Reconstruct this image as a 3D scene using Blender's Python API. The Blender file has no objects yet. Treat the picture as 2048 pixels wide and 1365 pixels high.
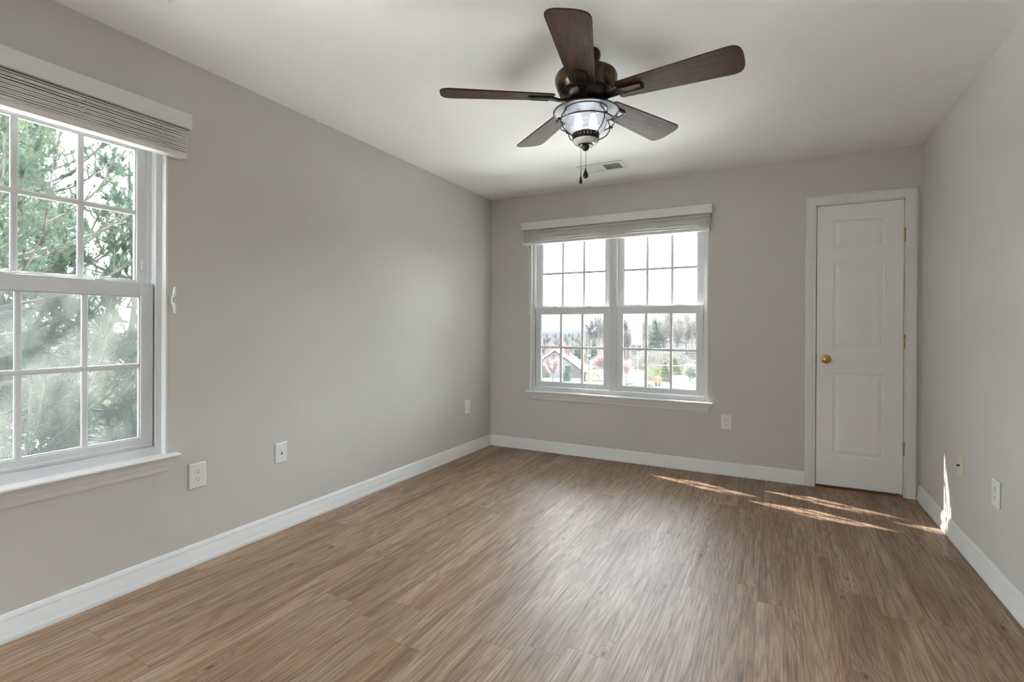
import bpy, bmesh, math, random
import numpy as np
from mathutils import Vector, Matrix
R = math.radians
S = bpy.context.scene
COL = S.collection
random.seed(7)

# ------------------------------------------------------------------ camera
XL, XR, YB, H = -2.507, 0.891, 4.353, 2.44        # left wall, right wall, back wall, ceiling
YR = -0.62                                        # rear wall, behind the camera
FPX = 1004.9
yaw, pitch, roll = 0.482536, -0.0023613, 0.0048481
F = Vector((-math.sin(yaw) * math.cos(pitch), math.cos(yaw) * math.cos(pitch), math.sin(pitch)))
Rt = Vector((math.cos(yaw), math.sin(yaw), 0))
U = Rt.cross(F)
R2 = Rt * math.cos(roll) + U * math.sin(roll)
U2 = -Rt * math.sin(roll) + U * math.cos(roll)
cam = bpy.data.cameras.new('camera')
cam.sensor_width = 36
cam.lens = FPX / 2048 * 36
cam.shift_x = (1024 - 1021.69) / 2048
cam.shift_y = (658.74 - 682.5) / 2048
cam.clip_start = 0.02
cam.clip_end = 5000
camo = bpy.data.objects.new('camera', cam)
COL.objects.link(camo)
M = Matrix((R2, U2, -F)).transposed().to_4x4()
M.translation = (0, 0, 1.1652)
camo.matrix_world = M
S.camera = camo

# ------------------------------------------------------------------ sky, sun, exposure
w = bpy.data.worlds.new('sky')
S.world = w
w.use_nodes = True
nt = w.node_tree
nt.nodes.clear()
out = nt.nodes.new('ShaderNodeOutputWorld')
bg = nt.nodes.new('ShaderNodeBackground')
tc = nt.nodes.new('ShaderNodeTexCoord')
sp = nt.nodes.new('ShaderNodeSeparateXYZ')
rmp = nt.nodes.new('ShaderNodeValToRGB')
nz = nt.nodes.new('ShaderNodeTexNoise')
nz.inputs['Scale'].default_value = 3.0
nz.inputs['Detail'].default_value = 4
mx = nt.nodes.new('ShaderNodeMath'); mx.operation = 'MULTIPLY_ADD'
nt.links.new(tc.outputs['Generated'], sp.inputs[0])
nt.links.new(tc.outputs['Generated'], nz.inputs['Vector'])
nt.links.new(nz.outputs['Fac'], mx.inputs[0]); mx.inputs[1].default_value = 0.03
nt.links.new(sp.outputs['Z'], mx.inputs[2])
nt.links.new(mx.outputs[0], rmp.inputs[0])
cr = rmp.color_ramp
cr.elements[0].position = 0.0; cr.elements[0].color = (0.225, 0.245, 0.275, 1)
cr.elements[1].position = 1.0; cr.elements[1].color = (3.0, 3.5, 4.2, 1)
for p_, c_ in ((0.045, (0.255, 0.272, 0.292, 1)), (0.062, (0.9, 0.95, 1.02, 1)), (0.12, (3.5, 3.75, 4.05, 1)), (0.45, (3.9, 4.25, 4.65, 1))):
    e = cr.elements.new(p_); e.color = c_
# the horizon is pale blue beyond the back window and hazy white on the sun's side
hz_ = nt.nodes.new('ShaderNodeValToRGB')
hz_.color_ramp.elements[0].position = 0.0; hz_.color_ramp.elements[0].color = (2.3, 2.4, 2.5, 1)
hz_.color_ramp.elements[1].position = 0.45; hz_.color_ramp.elements[1].color = (3.9, 4.25, 4.65, 1)
nt.links.new(mx.outputs[0], hz_.inputs[0])
az = nt.nodes.new('ShaderNodeMapRange'); az.interpolation_type = 'SMOOTHSTEP'
az.inputs['From Min'].default_value = 0.55; az.inputs['From Max'].default_value = 0.85
nt.links.new(sp.outputs['Y'], az.inputs['Value'])
smx = nt.nodes.new('ShaderNodeMix'); smx.data_type = 'RGBA'
nt.links.new(az.outputs['Result'], smx.inputs['Factor'])
nt.links.new(hz_.outputs[0], smx.inputs[6]); nt.links.new(rmp.outputs[0], smx.inputs[7])
nt.links.new(smx.outputs[2], bg.inputs[0])
bg.inputs[1].default_value = 1.5
nt.links.new(bg.outputs[0], out.inputs[0])

sun = bpy.data.lights.new('sun', 'SUN')
sun.energy = 36.0
sun.angle = R(0.53)
sun.color = (1.0, 0.955, 0.89)
suno = bpy.data.objects.new('sun', sun)
COL.objects.link(suno)
suno.rotation_euler = Vector((-1, 0.40, 0.88)).to_track_quat('Z', 'Y').to_euler()
suno.location = (-30, 12, 27)

S.view_settings.view_transform = 'Standard'
S.view_settings.look = 'None'
S.view_settings.gamma = 1
S.view_settings.use_curve_mapping = False
S.view_settings.exposure = 2.07
S.cycles.max_bounces = 12
S.cycles.diffuse_bounces = 7
S.cycles.glossy_bounces = 4
S.cycles.transparent_max_bounces = 24
S.cycles.sample_clamp_indirect = 6


def portal(name, loc, size, normal):
    l = bpy.data.lights.new(name, 'AREA')
    l.shape = 'RECTANGLE'; l.size, l.size_y = size
    l.cycles.is_portal = True
    o = bpy.data.objects.new(name, l); COL.objects.link(o)
    o.location = loc
    o.rotation_euler = Vector(normal).to_track_quat('-Z', 'Z').to_euler()
portal('daylight_portal', (-1.272, YB + 0.17, 1.31), (1.56, 1.46), (0, -1, 0))
portal('daylight_portal', (XL - 0.17, 0.535, 1.31), (1.56, 1.46), (1, 0, 0))

portal('daylight_portal', (-2.295, YR - 0.1, 1.15), (.25, 2.1), (0, 1, 0))  # portal for the added gap in the rear wall

# ------------------------------------------------------------------ materials
MATS = {}
def newmat(name):
    m = bpy.data.materials.new(name); m.use_nodes = True
    n = m.node_tree; n.nodes.clear()
    o = n.nodes.new('ShaderNodeOutputMaterial')
    MATS[name] = m
    return m, n, o
def prin(n, o, col=(.8, .8, .8), rough=.5, metal=0, spec=.5, link=True):
    b = n.nodes.new('ShaderNodeBsdfPrincipled')
    b.inputs['Base Color'].default_value = (*col, 1)
    b.inputs['Roughness'].default_value = rough
    b.inputs['Metallic'].default_value = metal
    b.inputs['Specular IOR Level'].default_value = spec
    if link: n.links.new(b.outputs[0], o.inputs[0])
    return b
def noise(n, vec, scale, detail=3, rough=.5, dist=0):
    t = n.nodes.new('ShaderNodeTexNoise')
    t.inputs['Scale'].default_value = scale; t.inputs['Detail'].default_value = detail
    t.inputs['Roughness'].default_value = rough; t.inputs['Distortion'].default_value = dist
    if vec is not None: n.links.new(vec, t.inputs['Vector'])
    return t
def ramp(n, fac, stops):
    r = n.nodes.new('ShaderNodeValToRGB')
    e = r.color_ramp.elements
    e[0].position, e[0].color = stops[0][0], (*stops[0][1], 1)
    e[1].position, e[1].color = stops[-1][0], (*stops[-1][1], 1)
    for p_, c_ in stops[1:-1]:
        q = e.new(p_); q.color = (*c_, 1)
    n.links.new(fac, r.inputs[0])
    return r
def math_(n, op, a, b=None, c=None):
    m = n.nodes.new('ShaderNodeMath'); m.operation = op
    for i, v in enumerate((a, b, c)):
        if v is None: continue
        if isinstance(v, (int, float)): m.inputs[i].default_value = v
        else: n.links.new(v, m.inputs[i])
    return m.outputs[0]
def bump(n, b, h, strength=.2, dist=.01):
    k = n.nodes.new('ShaderNodeBump')
    k.inputs['Strength'].default_value = strength; k.inputs['Distance'].default_value = dist
    n.links.new(h, k.inputs['Height']); n.links.new(k.outputs[0], b.inputs['Normal'])
    return k
def simple(name, col, rough=.5, metal=0, spec=.5, var=.04, scale=30, bmp=0, bscale=200):
    m, n, o = newmat(name)
    b = prin(n, o, col, rough, metal, spec)
    g = n.nodes.new('ShaderNodeTexCoord')
    t = noise(n, g.outputs['Object'], scale)
    r = ramp(n, t.outputs['Fac'], [(.3, tuple(c * (1 - var) for c in col)), (.7, tuple(min(1, c * (1 + var)) for c in col))])
    n.links.new(r.outputs[0], b.inputs['Base Color'])
    if bmp:
        t2 = noise(n, g.outputs['Object'], bscale)
        bump(n, b, t2.outputs['Fac'], bmp, .002)
    return m
WALL = simple('wall_paint', (.605, .588, .555), .75, spec=.25, var=.01, scale=4, bmp=.05, bscale=350)
CEIL = simple('ceiling_paint', (.845, .85, .85), .85, spec=.2, var=.006, scale=4, bmp=.03)
TRIM = simple('trim_paint', (.75, .76, .75), .42, spec=.4, var=.008, scale=8)
VINYL = simple('white_vinyl', (.70, .72, .73), .38, var=.006, scale=8)
DOORM = simple('door_paint', (.84, .84, .825), .45, var=.008, scale=6, bmp=.02, bscale=500)
PLATE = simple('plate_white', (.80, .80, .78), .32, var=.008)
IVORY = simple('plate_ivory', (.72, .66, .50), .4, var=.02)
SLAT = simple('blind_white', (.74, .735, .72), .45, var=.01, scale=40)
CORD = simple('cord_white', (.80, .80, .78), .8)
DARK = simple('dark_slot', (.012, .012, .012), .6)
BRASS = simple('brass', (.60, .42, .16), .25, metal=1, var=.12, scale=60)
BRONZE = simple('oiled_bronze', (.030, .022, .018), .30, metal=.55, spec=.6, var=.4, scale=25)
SHADEIN = simple('shade_lining', (.15, .16, .18), .4, metal=.5, var=.05)
STEEL = simple('steel', (.5, .5, .5), .3, metal=1)
FROST = simple('milky_glass', (.75, .77, .76), .2, spec=.6, var=.05, scale=80)

def bronze_housing():
    m, n, o = newmat('aged_bronze')
    b = prin(n, o, (.05, .035, .02), .27, .85, .6)
    g = n.nodes.new('ShaderNodeTexCoord')
    t = noise(n, g.outputs['Object'], 14, 5, .6, .5)
    r = ramp(n, t.outputs['Fac'], [(.35, (.030, .024, .016)), (.52, (.085, .066, .040)), (.68, (.20, .115, .05))])
    n.links.new(r.outputs[0], b.inputs['Base Color'])
    return m
HOUSING = bronze_housing()

def blade_mat():
    m, n, o = newmat('walnut_blade')
    b = prin(n, o, (.05, .02, .012), .45, 0, .19)
    g = n.nodes.new('ShaderNodeTexCoord')
    mp = n.nodes.new('ShaderNodeMapping'); mp.inputs['Scale'].default_value = (3, 45, 45)
    n.links.new(g.outputs['Object'], mp.inputs[0])
    t = noise(n, mp.outputs[0], 2.2, 5, .65, .6)
    r = ramp(n, t.outputs['Fac'], [(.30, (.016, .009, .007)), (.5, (.045, .020, .012)), (.72, (.085, .036, .018))])
    n.links.new(r.outputs[0], b.inputs['Base Color'])
    bump(n, b, t.outputs['Fac'], .35, .002)
    rr = ramp(n, t.outputs['Fac'], [(.3, (.52,) * 3), (.7, (.40,) * 3)])
    n.links.new(rr.outputs[0], b.inputs['Roughness'])
    return m
BLADE = blade_mat()

def floor_mat():
    m, n, o = newmat('wood_plank_floor')
    b = prin(n, o, (.3, .2, .13), .4, 0, .35)
    g = n.nodes.new('ShaderNodeTexCoord')
    s = n.nodes.new('ShaderNodeSeparateXYZ'); n.links.new(g.outputs['Object'], s.inputs[0])
    X, Y = s.outputs['X'], s.outputs['Y']
    PW, PL = .152, 1.22
    px = math_(n, 'DIVIDE', math_(n, 'ADD', X, .361 + 30 * PW), PW)
    row = math_(n, 'FLOOR', px)
    fx = math_(n, 'FRACT', px)
    wr = n.nodes.new('ShaderNodeTexWhiteNoise'); wr.noise_dimensions = '1D'
    n.links.new(row, wr.inputs['W'])
    py = math_(n, 'DIVIDE', math_(n, 'ADD', Y, math_(n, 'MULTIPLY_ADD', wr.outputs['Value'], PL, 20)), PL)
    cell = math_(n, 'FLOOR', py)
    fy = math_(n, 'FRACT', py)
    cv = n.nodes.new('ShaderNodeCombineXYZ'); n.links.new(row, cv.inputs[0]); n.links.new(cell, cv.inputs[1])
    wn = n.nodes.new('ShaderNodeTexWhiteNoise'); wn.noise_dimensions = '3D'
    n.links.new(cv.outputs[0], wn.inputs['Vector'])
    # plank-local coordinates, shifted by a random amount per plank
    off = n.nodes.new('ShaderNodeVectorMath'); off.operation = 'SCALE'
    n.links.new(wn.outputs['Color'], off.inputs[0]); off.inputs[3].default_value = 40
    ad = n.nodes.new('ShaderNodeVectorMath'); ad.operation = 'ADD'
    n.links.new(g.outputs['Object'], ad.inputs[0]); n.links.new(off.outputs[0], ad.inputs[1])
    def mapped(sx, sy, sz=1):
        mp = n.nodes.new('ShaderNodeMapping'); mp.inputs['Scale'].default_value = (sx, sy, sz)
        n.links.new(ad.outputs[0], mp.inputs[0]); return mp.outputs[0]
    # knots
    vor = n.nodes.new('ShaderNodeTexVoronoi'); vor.voronoi_dimensions = '2D'; vor.inputs['Scale'].default_value = 1
    n.links.new(mapped(7.5, 3.0, .01), vor.inputs['Vector'])
    kd = vor.outputs['Distance']
    wk = n.nodes.new('ShaderNodeTexWhiteNoise'); n.links.new(vor.outputs['Color'], wk.inputs['Vector'])
    sel = math_(n, 'GREATER_THAN', wk.outputs['Value'], .86)
    kn = math_(n, 'MULTIPLY', sel, math_(n, 'POWER', 2.718, math_(n, 'MULTIPLY', kd, -7.0)))
    core = math_(n, 'MULTIPLY', sel, math_(n, 'SUBTRACT', 1, math_(n, 'SMOOTH_MIN', math_(n, 'MULTIPLY', kd, 11.0), 1, .1)))
    # growth-ring contours: cathedral grain
    fld = noise(n, mapped(5.5, .42), 1.0, 3, .5, .2)
    fine = noise(n, mapped(40, 2.5), 1.0, 3, .6)
    fv = math_(n, 'ADD', math_(n, 'MULTIPLY', fld.outputs['Fac'], 1.0), math_(n, 'MULTIPLY', kn, .22))
    fv = math_(n, 'ADD', fv, math_(n, 'MULTIPLY', fine.outputs['Fac'], .035))
    ring = math_(n, 'SINE', math_(n, 'MULTIPLY', fv, 150))
    ring = math_(n, 'MULTIPLY_ADD', ring, .5, .5)
    ringp = math_(n, 'POWER', ring, 2.2)
    # fibres and streaks
    fib = noise(n, mapped(150, 5), 1.0, 4, .7)
    strk = noise(n, mapped(34, .9), 1.0, 5, .68, .25)
    patch = noise(n, mapped(9, 1.1), 1.0, 4, .65)
    base = ramp(n, patch.outputs['Fac'], [(.28, (.225, .148, .098)), (.45, (.31, .218, .152)), (.6, (.375, .282, .21)), (.78, (.44, .345, .265))])
    def mixc(fac, a, bcol, mode='MIX'):
        k = n.nodes.new('ShaderNodeMix'); k.data_type = 'RGBA'; k.blend_type = mode
        if isinstance(fac, float): k.inputs['Factor'].default_value = fac
        else: n.links.new(fac, k.inputs['Factor'])
        n.links.new(a, k.inputs[6])
        if isinstance(bcol, tuple): k.inputs[7].default_value = (*bcol, 1)
        else: n.links.new(bcol, k.inputs[7])
        return k.outputs[2]
    c = mixc(math_(n, 'MULTIPLY', ringp, .36), base.outputs[0], (.095, .055, .034))
    sf = ramp(n, strk.outputs['Fac'], [(.53, (0, 0, 0)), (.68, (1, 1, 1))])
    c = mixc(math_(n, 'MULTIPLY', sf.outputs[0], .58), c, (.075, .045, .030))
    ff = ramp(n, fib.outputs['Fac'], [(.46, (0, 0, 0)), (.62, (1, 1, 1))])
    c = mixc(math_(n, 'MULTIPLY', ff.outputs[0], .48), c, (.10, .062, .042))
    c = mixc(math_(n, 'MINIMUM', math_(n, 'MULTIPLY', core, .85), .85), c, (.040, .022, .014))
    hs = n.nodes.new('ShaderNodeHueSaturation'); n.links.new(c, hs.inputs['Color'])
    n.links.new(math_(n, 'MULTIPLY_ADD', wn.outputs['Value'], .20, .96), hs.inputs['Value'])
    hs.inputs['Saturation'].default_value = 1.14
    c = hs.outputs[0]
    # seams
    ex = math_(n, 'MINIMUM', fx, math_(n, 'SUBTRACT', 1, fx))
    ey = math_(n, 'MINIMUM', fy, math_(n, 'SUBTRACT', 1, fy))
    sx = math_(n, 'LESS_THAN', ex, .006)
    sy = math_(n, 'LESS_THAN', ey, .0011)
    seam = math_(n, 'MAXIMUM', sx, sy)
    c = mixc(math_(n, 'MULTIPLY', seam, .45), c, (.06, .04, .03))
    n.links.new(c, b.inputs['Base Color'])
    rf = ramp(n, fib.outputs['Fac'], [(.3, (.41,) * 3), (.7, (.56,) * 3)])
    n.links.new(rf.outputs[0], b.inputs['Roughness'])
    hgt = math_(n, 'SUBTRACT', math_(n, 'MULTIPLY', ring, -.25), math_(n, 'MULTIPLY', fib.outputs['Fac'], 1.1))
    hgt = math_(n, 'SUBTRACT', hgt, math_(n, 'MULTIPLY', seam, .8))
    bump(n, b, hgt, .30, .0012)
    return m
FLOOR = floor_mat()

def glass_mat(name, tint=(.97, .985, .98), refl=.9):
    m, n, o = newmat(name)
    t = n.nodes.new('ShaderNodeBsdfTransparent'); t.inputs[0].default_value = (*tint, 1)
    g = n.nodes.new('ShaderNodeBsdfGlossy'); g.inputs['Roughness'].default_value = .02
    fr = n.nodes.new('ShaderNodeFresnel'); fr.inputs[0].default_value = 1.45
    mxs = n.nodes.new('ShaderNodeMixShader')
    n.links.new(math_(n, 'MULTIPLY', fr.outputs[0], refl), mxs.inputs[0])
    n.links.new(t.outputs[0], mxs.inputs[1]); n.links.new(g.outputs[0], mxs.inputs[2])
    n.links.new(mxs.outputs[0], o.inputs[0])
    return m
PANE = glass_mat('window_glass')

def screen_mat(name, fac):
    m, n, o = newmat(name)
    t = n.nodes.new('ShaderNodeBsdfTransparent')
    d = n.nodes.new('ShaderNodeBsdfDiffuse')
    tr = n.nodes.new('ShaderNodeBsdfTranslucent')
    g = n.nodes.new('ShaderNodeTexCoord')
    ns = noise(n, g.outputs['Object'], 260, 2, .8)
    r = ramp(n, ns.outputs['Fac'], [(.35, (.020, .022, .022)), (.65, (.066, .070, .068))])
    n.links.new(r.outputs[0], d.inputs[0]); n.links.new(r.outputs[0], tr.inputs[0])
    m2 = n.nodes.new('ShaderNodeMixShader'); m2.inputs[0].default_value = .5
    n.links.new(d.outputs[0], m2.inputs[1]); n.links.new(tr.outputs[0], m2.inputs[2])
    m1 = n.nodes.new('ShaderNodeMixShader')
    f2 = ramp(n, ns.outputs['Fac'], [(.3, (fac * .8,) * 3), (.7, (min(1, fac * 1.2),) * 3)])
    n.links.new(f2.outputs[0], m1.inputs[0])
    n.links.new(t.outputs[0], m1.inputs[1]); n.links.new(m2.outputs[0], m1.inputs[2])
    n.links.new(m1.outputs[0], o.inputs[0])
    return m
SCREEN = screen_mat('insect_screen_mesh', .34)
SCREEN2 = screen_mat('insect_screen_fine', .10)

def globe_mat():
    m, n, o = newmat('seeded_ribbed_glass')
    g = n.nodes.new('ShaderNodeTexCoord')
    wv = n.nodes.new('ShaderNodeTexWave'); wv.bands_direction = 'Z'
    wv.inputs['Scale'].default_value = 55; wv.inputs['Distortion'].default_value = 1.5
    n.links.new(g.outputs['Object'], wv.inputs['Vector'])
    ns = noise(n, g.outputs['Object'], 190, 2, .6)
    hh = math_(n, 'ADD', math_(n, 'MULTIPLY', wv.outputs['Fac'], .7), ns.outputs['Fac'])
    bm = n.nodes.new('ShaderNodeBump'); bm.inputs['Strength'].default_value = .7; bm.inputs['Distance'].default_value = .003
    n.links.new(hh, bm.inputs['Height'])
    t = n.nodes.new('ShaderNodeBsdfTransparent'); t.inputs[0].default_value = (.93, .95, .96, 1)
    gl = n.nodes.new('ShaderNodeBsdfGlossy'); gl.inputs['Roughness'].default_value = .12
    tl = n.nodes.new('ShaderNodeBsdfTranslucent'); tl.inputs[0].default_value = (.85, .88, .92, 1)
    n.links.new(bm.outputs[0], gl.inputs['Normal']); n.links.new(bm.outputs[0], tl.inputs['Normal'])
    a = n.nodes.new('ShaderNodeMixShader')
    n.links.new(math_(n, 'MULTIPLY_ADD', hh, .18, .03), a.inputs[0])
    n.links.new(t.outputs[0], a.inputs[1]); n.links.new(tl.outputs[0], a.inputs[2])
    fr = n.nodes.new('ShaderNodeFresnel'); fr.inputs[0].default_value = 1.5
    n.links.new(bm.outputs[0], fr.inputs['Normal'])
    c = n.nodes.new('ShaderNodeMixShader'); n.links.new(math_(n, 'MULTIPLY_ADD', fr.outputs[0], .8, .05), c.inputs[0])
    n.links.new(a.outputs[0], c.inputs[1]); n.links.new(gl.outputs[0], c.inputs[2])
    n.links.new(c.outputs[0], o.inputs[0])
    return m
GLOBE = globe_mat()
def emis(name, col, s):
    m, n, o = newmat(name)
    e = n.nodes.new('ShaderNodeEmission'); e.inputs[0].default_value = (*col, 1); e.inputs[1].default_value = s
    n.links.new(e.outputs[0], o.inputs[0]); return m
BULB = emis('lit_bulb', (.92, .96, 1.0), 2.2)
def foliage(name, cols, rough=.6, trans=.25, scale=1.2):
    m, n, o = newmat(name)
    g = n.nodes.new('ShaderNodeTexCoord')
    ns = noise(n, g.outputs['Object'], scale, 5, .7)
    r = ramp(n, ns.outputs['Fac'], [(.30, cols[0]), (.5, cols[1]), (.70, cols[2])])
    d = n.nodes.new('ShaderNodeBsdfDiffuse'); t = n.nodes.new('ShaderNodeBsdfTranslucent')
    n.links.new(r.outputs[0], d.inputs[0]); n.links.new(r.outputs[0], t.inputs[0])
    k = n.nodes.new('ShaderNodeMixShader'); k.inputs[0].default_value = trans
    n.links.new(d.outputs[0], k.inputs[1]); n.links.new(t.outputs[0], k.inputs[2])
    n.links.new(k.outputs[0], o.inputs[0]); return m

# ------------------------------------------------------------------ mesh helpers
WL = {}     # world location of each root or part origin
def wl(o): return WL.get(o.name, Vector((0, 0, 0)))
class MB:
    def __init__(s, fn=None):
        s.v = []; s.f = []; s.fn = fn
    def add(s, vs, fs):
        k = len(s.v)
        if s.fn: vs = [s.fn(*q) for q in vs]
        s.v += [tuple(q) for q in vs]; s.f += [tuple(i + k for i in f) for f in fs]
        return s
    def box(s, a, b):
        x0, y0, z0 = a; x1, y1, z1 = b
        return s.add([(x0, y0, z0), (x1, y0, z0), (x1, y1, z0), (x0, y1, z0), (x0, y0, z1), (x1, y0, z1), (x1, y1, z1), (x0, y1, z1)],
                     [(0, 3, 2, 1), (4, 5, 6, 7), (0, 1, 5, 4), (1, 2, 6, 5), (2, 3, 7, 6), (3, 0, 4, 7)])
    def lathe(s, prof, c, n=32, axis='z', a0=0, cap=True):
        vs, fs = [], []
        for (r, h) in prof:
            for i in range(n):
                t = 2 * math.pi * i / n + a0
                if axis == 'z': vs.append((c[0] + r * math.cos(t), c[1] + r * math.sin(t), c[2] + h))
                elif axis == 'y': vs.append((c[0] + r * math.cos(t), c[1] + h, c[2] + r * math.sin(t)))
                else: vs.append((c[0] + h, c[1] + r * math.cos(t), c[2] + r * math.sin(t)))
        m = len(prof)
        for j in range(m - 1):
            for i in range(n):
                fs.append((j * n + i, j * n + (i + 1) % n, (j + 1) * n + (i + 1) % n, (j + 1) * n + i))
        if cap:
            fs.append(tuple(range(n - 1, -1, -1))); fs.append(tuple((m - 1) * n + i for i in range(n)))
        return s.add(vs, fs)
    def tube(s, pts, r, n=8, closed=False):
        pts = [Vector(q) for q in pts]; m = len(pts); vs, fs = [], []
        up = None
        for i, q in enumerate(pts):
            if closed: d = pts[(i + 1) % m] - pts[i - 1]
            else: d = pts[min(i + 1, m - 1)] - pts[max(i - 1, 0)]
            d.normalize()
            if up is None:
                up = Vector((0, 0, 1)) if abs(d.z) < .9 else Vector((1, 0, 0))
            a = d.cross(up).normalized(); b_ = a.cross(d).normalized(); up = b_
            rr = r[i] if isinstance(r, (list, tuple)) else r
            for k in range(n):
                t = 2 * math.pi * k / n
                vs.append(q + a * (rr * math.cos(t)) + b_ * (rr * math.sin(t)))
        for i in range(m if closed else m - 1):
            j = (i + 1) % m
            for k in range(n):
                fs.append((i * n + k, i * n + (k + 1) % n, j * n + (k + 1) % n, j * n + k))
        if not closed:
            fs.append(tuple(range(n - 1, -1, -1))); fs.append(tuple((m - 1) * n + k for k in range(n)))
        return s.add(vs, fs)
    def sweep(s, prof, path, closed_prof=True):
        """prof: list of (a, b); path: list of functions (a, b) -> xyz."""
        m = len(prof); vs, fs = [], []
        for fn in path: vs += [fn(a, b) for a, b in prof]
        for i in range(len(path) - 1):
            for k in range(m if closed_prof else m - 1):
                fs.append((i * m + k, i * m + (k + 1) % m, (i + 1) * m + (k + 1) % m, (i + 1) * m + k))
        if closed_prof:
            fs.append(tuple(range(m))); fs.append(tuple((len(path) - 1) * m + k for k in range(m - 1, -1, -1)))
        return s.add(vs, fs)
    def build(s, name, mat, parent=None, at=None, smooth=False, bevel=0, matrix=None):
        me = bpy.data.meshes.new(name)
        base = wl(parent) if parent else Vector((0, 0, 0))
        org = Vector(at) if at is not None else (base if parent else Vector((0, 0, 0)))
        me.from_pydata([Vector(q) - org for q in s.v], [], s.f)
        bm = bmesh.new(); bm.from_mesh(me)
        bmesh.ops.recalc_face_normals(bm, faces=bm.faces)
        if smooth:
            for f_ in bm.faces: f_.smooth = True
            for e_ in bm.edges:
                if len(e_.link_faces) == 2 and e_.calc_face_angle(0) > R(38): e_.smooth = False
        bm.to_mesh(me); bm.free()
        me.materials.append(mat)
        o = bpy.data.objects.new(name, me); COL.objects.link(o)
        if parent: o.parent = parent
        o.location = org - base
        WL[o.name] = org
        if bevel:
            b = o.modifiers.new('bevel', 'BEVEL'); b.width = bevel; b.segments = 2; b.limit_method = 'ANGLE'; b.angle_limit = R(40)
        return o
def npmesh(name, verts, faces, mats, parent=None, matidx=None, smooth=False):
    """verts (n,3) and faces (m,k) as numpy arrays."""
    me = bpy.data.meshes.new(name)
    nv, (nf, k) = len(verts), faces.shape
    me.vertices.add(nv); me.vertices.foreach_set('co', np.ascontiguousarray(verts, np.float32).ravel())
    me.loops.add(nf * k); me.loops.foreach_set('vertex_index', np.ascontiguousarray(faces, np.int32).ravel())
    me.polygons.add(nf); me.polygons.foreach_set('loop_start', np.arange(0, nf * k, k, dtype=np.int32))
    me.polygons.foreach_set('loop_total', np.full(nf, k, np.int32))
    for m in mats: me.materials.append(m)
    if matidx is not None: me.polygons.foreach_set('material_index', matidx.astype(np.int32))
    if smooth: me.polygons.foreach_set('use_smooth', np.ones(nf, bool))
    me.update(calc_edges=True)
    o = bpy.data.objects.new(name, me); COL.objects.link(o)
    if parent: o.parent = parent
    return o
def tag(o, label, cat, group=None, kind=None):
    if label: o['label'] = label
    if cat: o['category'] = cat
    if group: o['group'] = group
    if kind: o['kind'] = kind
    return o
def root(name, loc, label, cat, group=None, kind=None, rz=0):
    o = bpy.data.objects.new(name, None); COL.objects.link(o)
    o.location = loc; o.rotation_euler = (0, 0, rz); o.empty_display_size = .1
    WL[o.name] = Vector(loc)
    return tag(o, label, cat, group, kind)
def struct(o, label=None, cat=None):
    o['kind'] = 'structure'
    if label: o['label'] = label
    if cat: o['category'] = cat
    return o

# ------------------------------------------------------------------ room shell
T = .16
WZ0, WZ1 = .545, 2.06                       # window openings
BW0, BW1 = -2.069, -.475                    # back window
LW0, LW1 = -.262, 1.332                     # left window
DX0, DX1, DZ = .262, .812, 2.084            # closet doorway

def wall_with_hole(m, span, wrange, hole, fn):
    a, b = span; w0, w1 = wrange; h0, h1, z0, z1 = hole
    m.fn = fn
    m.box((a, w0, 0), (h0, w1, H)); m.box((h1, w0, 0), (b, w1, H))
    if z0 > 0: m.box((h0, w0, 0), (h1, w1, z0))
    m.box((h0, w0, z1), (h1, w1, H))
    m.fn = None
fb = lambda u, w_, z: (u, YB + w_, z)
fl = lambda u, w_, z: (XL - w_, u, z)
mw = MB()
mw.fn = fb
for a, b, z0, z1 in ((XL - T, BW0, 0, H), (BW0, BW1, 0, WZ0), (BW0, BW1, WZ1, H), (BW1, DX0, 0, H), (DX0, DX1, DZ, H), (DX1, XR + T, 0, H)):
    mw.box((a, 0, z0), (b, T, z1))
struct(mw.build('wall_back', WALL), 'greige painted back wall with the twin window and closet door', 'wall')
mw = MB(); wall_with_hole(mw, (YR - T, YB), (0, T), (LW0, LW1, WZ0, WZ1), fl)
struct(mw.build('wall_left', WALL), 'greige painted long wall on the left with the large near window', 'wall')
mw = MB().box((XR, YR - T, 0), (XR + T, YB, H))
struct(mw.build('wall_right', WALL), 'pale greige wall on the right beside the closet door', 'wall')
mw = MB(); wall_with_hole(mw, (XL, XR), (0, T), (-2.42, -2.17, .1, 2.2), lambda u, w_, z: (u, YR - w_, z))  # tall gap added out of view to let in extra daylight
struct(mw.build('wall_rear', WALL), 'greige wall behind the viewpoint with an added narrow gap that lets in daylight', 'wall')
struct(MB().box((XL - T, YR - T, H), (XR + T, YB + T, H + .12)).build('ceiling', CEIL), 'flat white painted ceiling', 'ceiling')
struct(MB().box((XL - T, YR - T, -.1), (XR + T, YB + T, 0)).build('floor', FLOOR), 'brown wood plank floor running away from the viewer', 'floor')
# closet behind the door
cl = MB()
cy0, cy1 = YB + T, YB + T + .6
cl.box((DX0 - .06, cy1, -.1), (DX1 + .06, cy1 + .03, 2.2)); cl.box((DX0 - .09, cy0, -.1), (DX0 - .06, cy1, 2.2)); cl.box((DX1 + .06, cy0, -.1), (DX1 + .09, cy1, 2.2))
cl.box((DX0 - .06, cy0, 2.17), (DX1 + .06, cy1, 2.2)); cl.box((DX0 - .06, cy0, -.1), (DX1 + .06, cy1, 0))
cl.box((DX0 + .001, YB + .04, .0002), (DX1 - .001, cy0, .0012))
struct(cl.build('wall_closet', WALL), 'dark closet interior behind the white door', 'wall')

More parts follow.
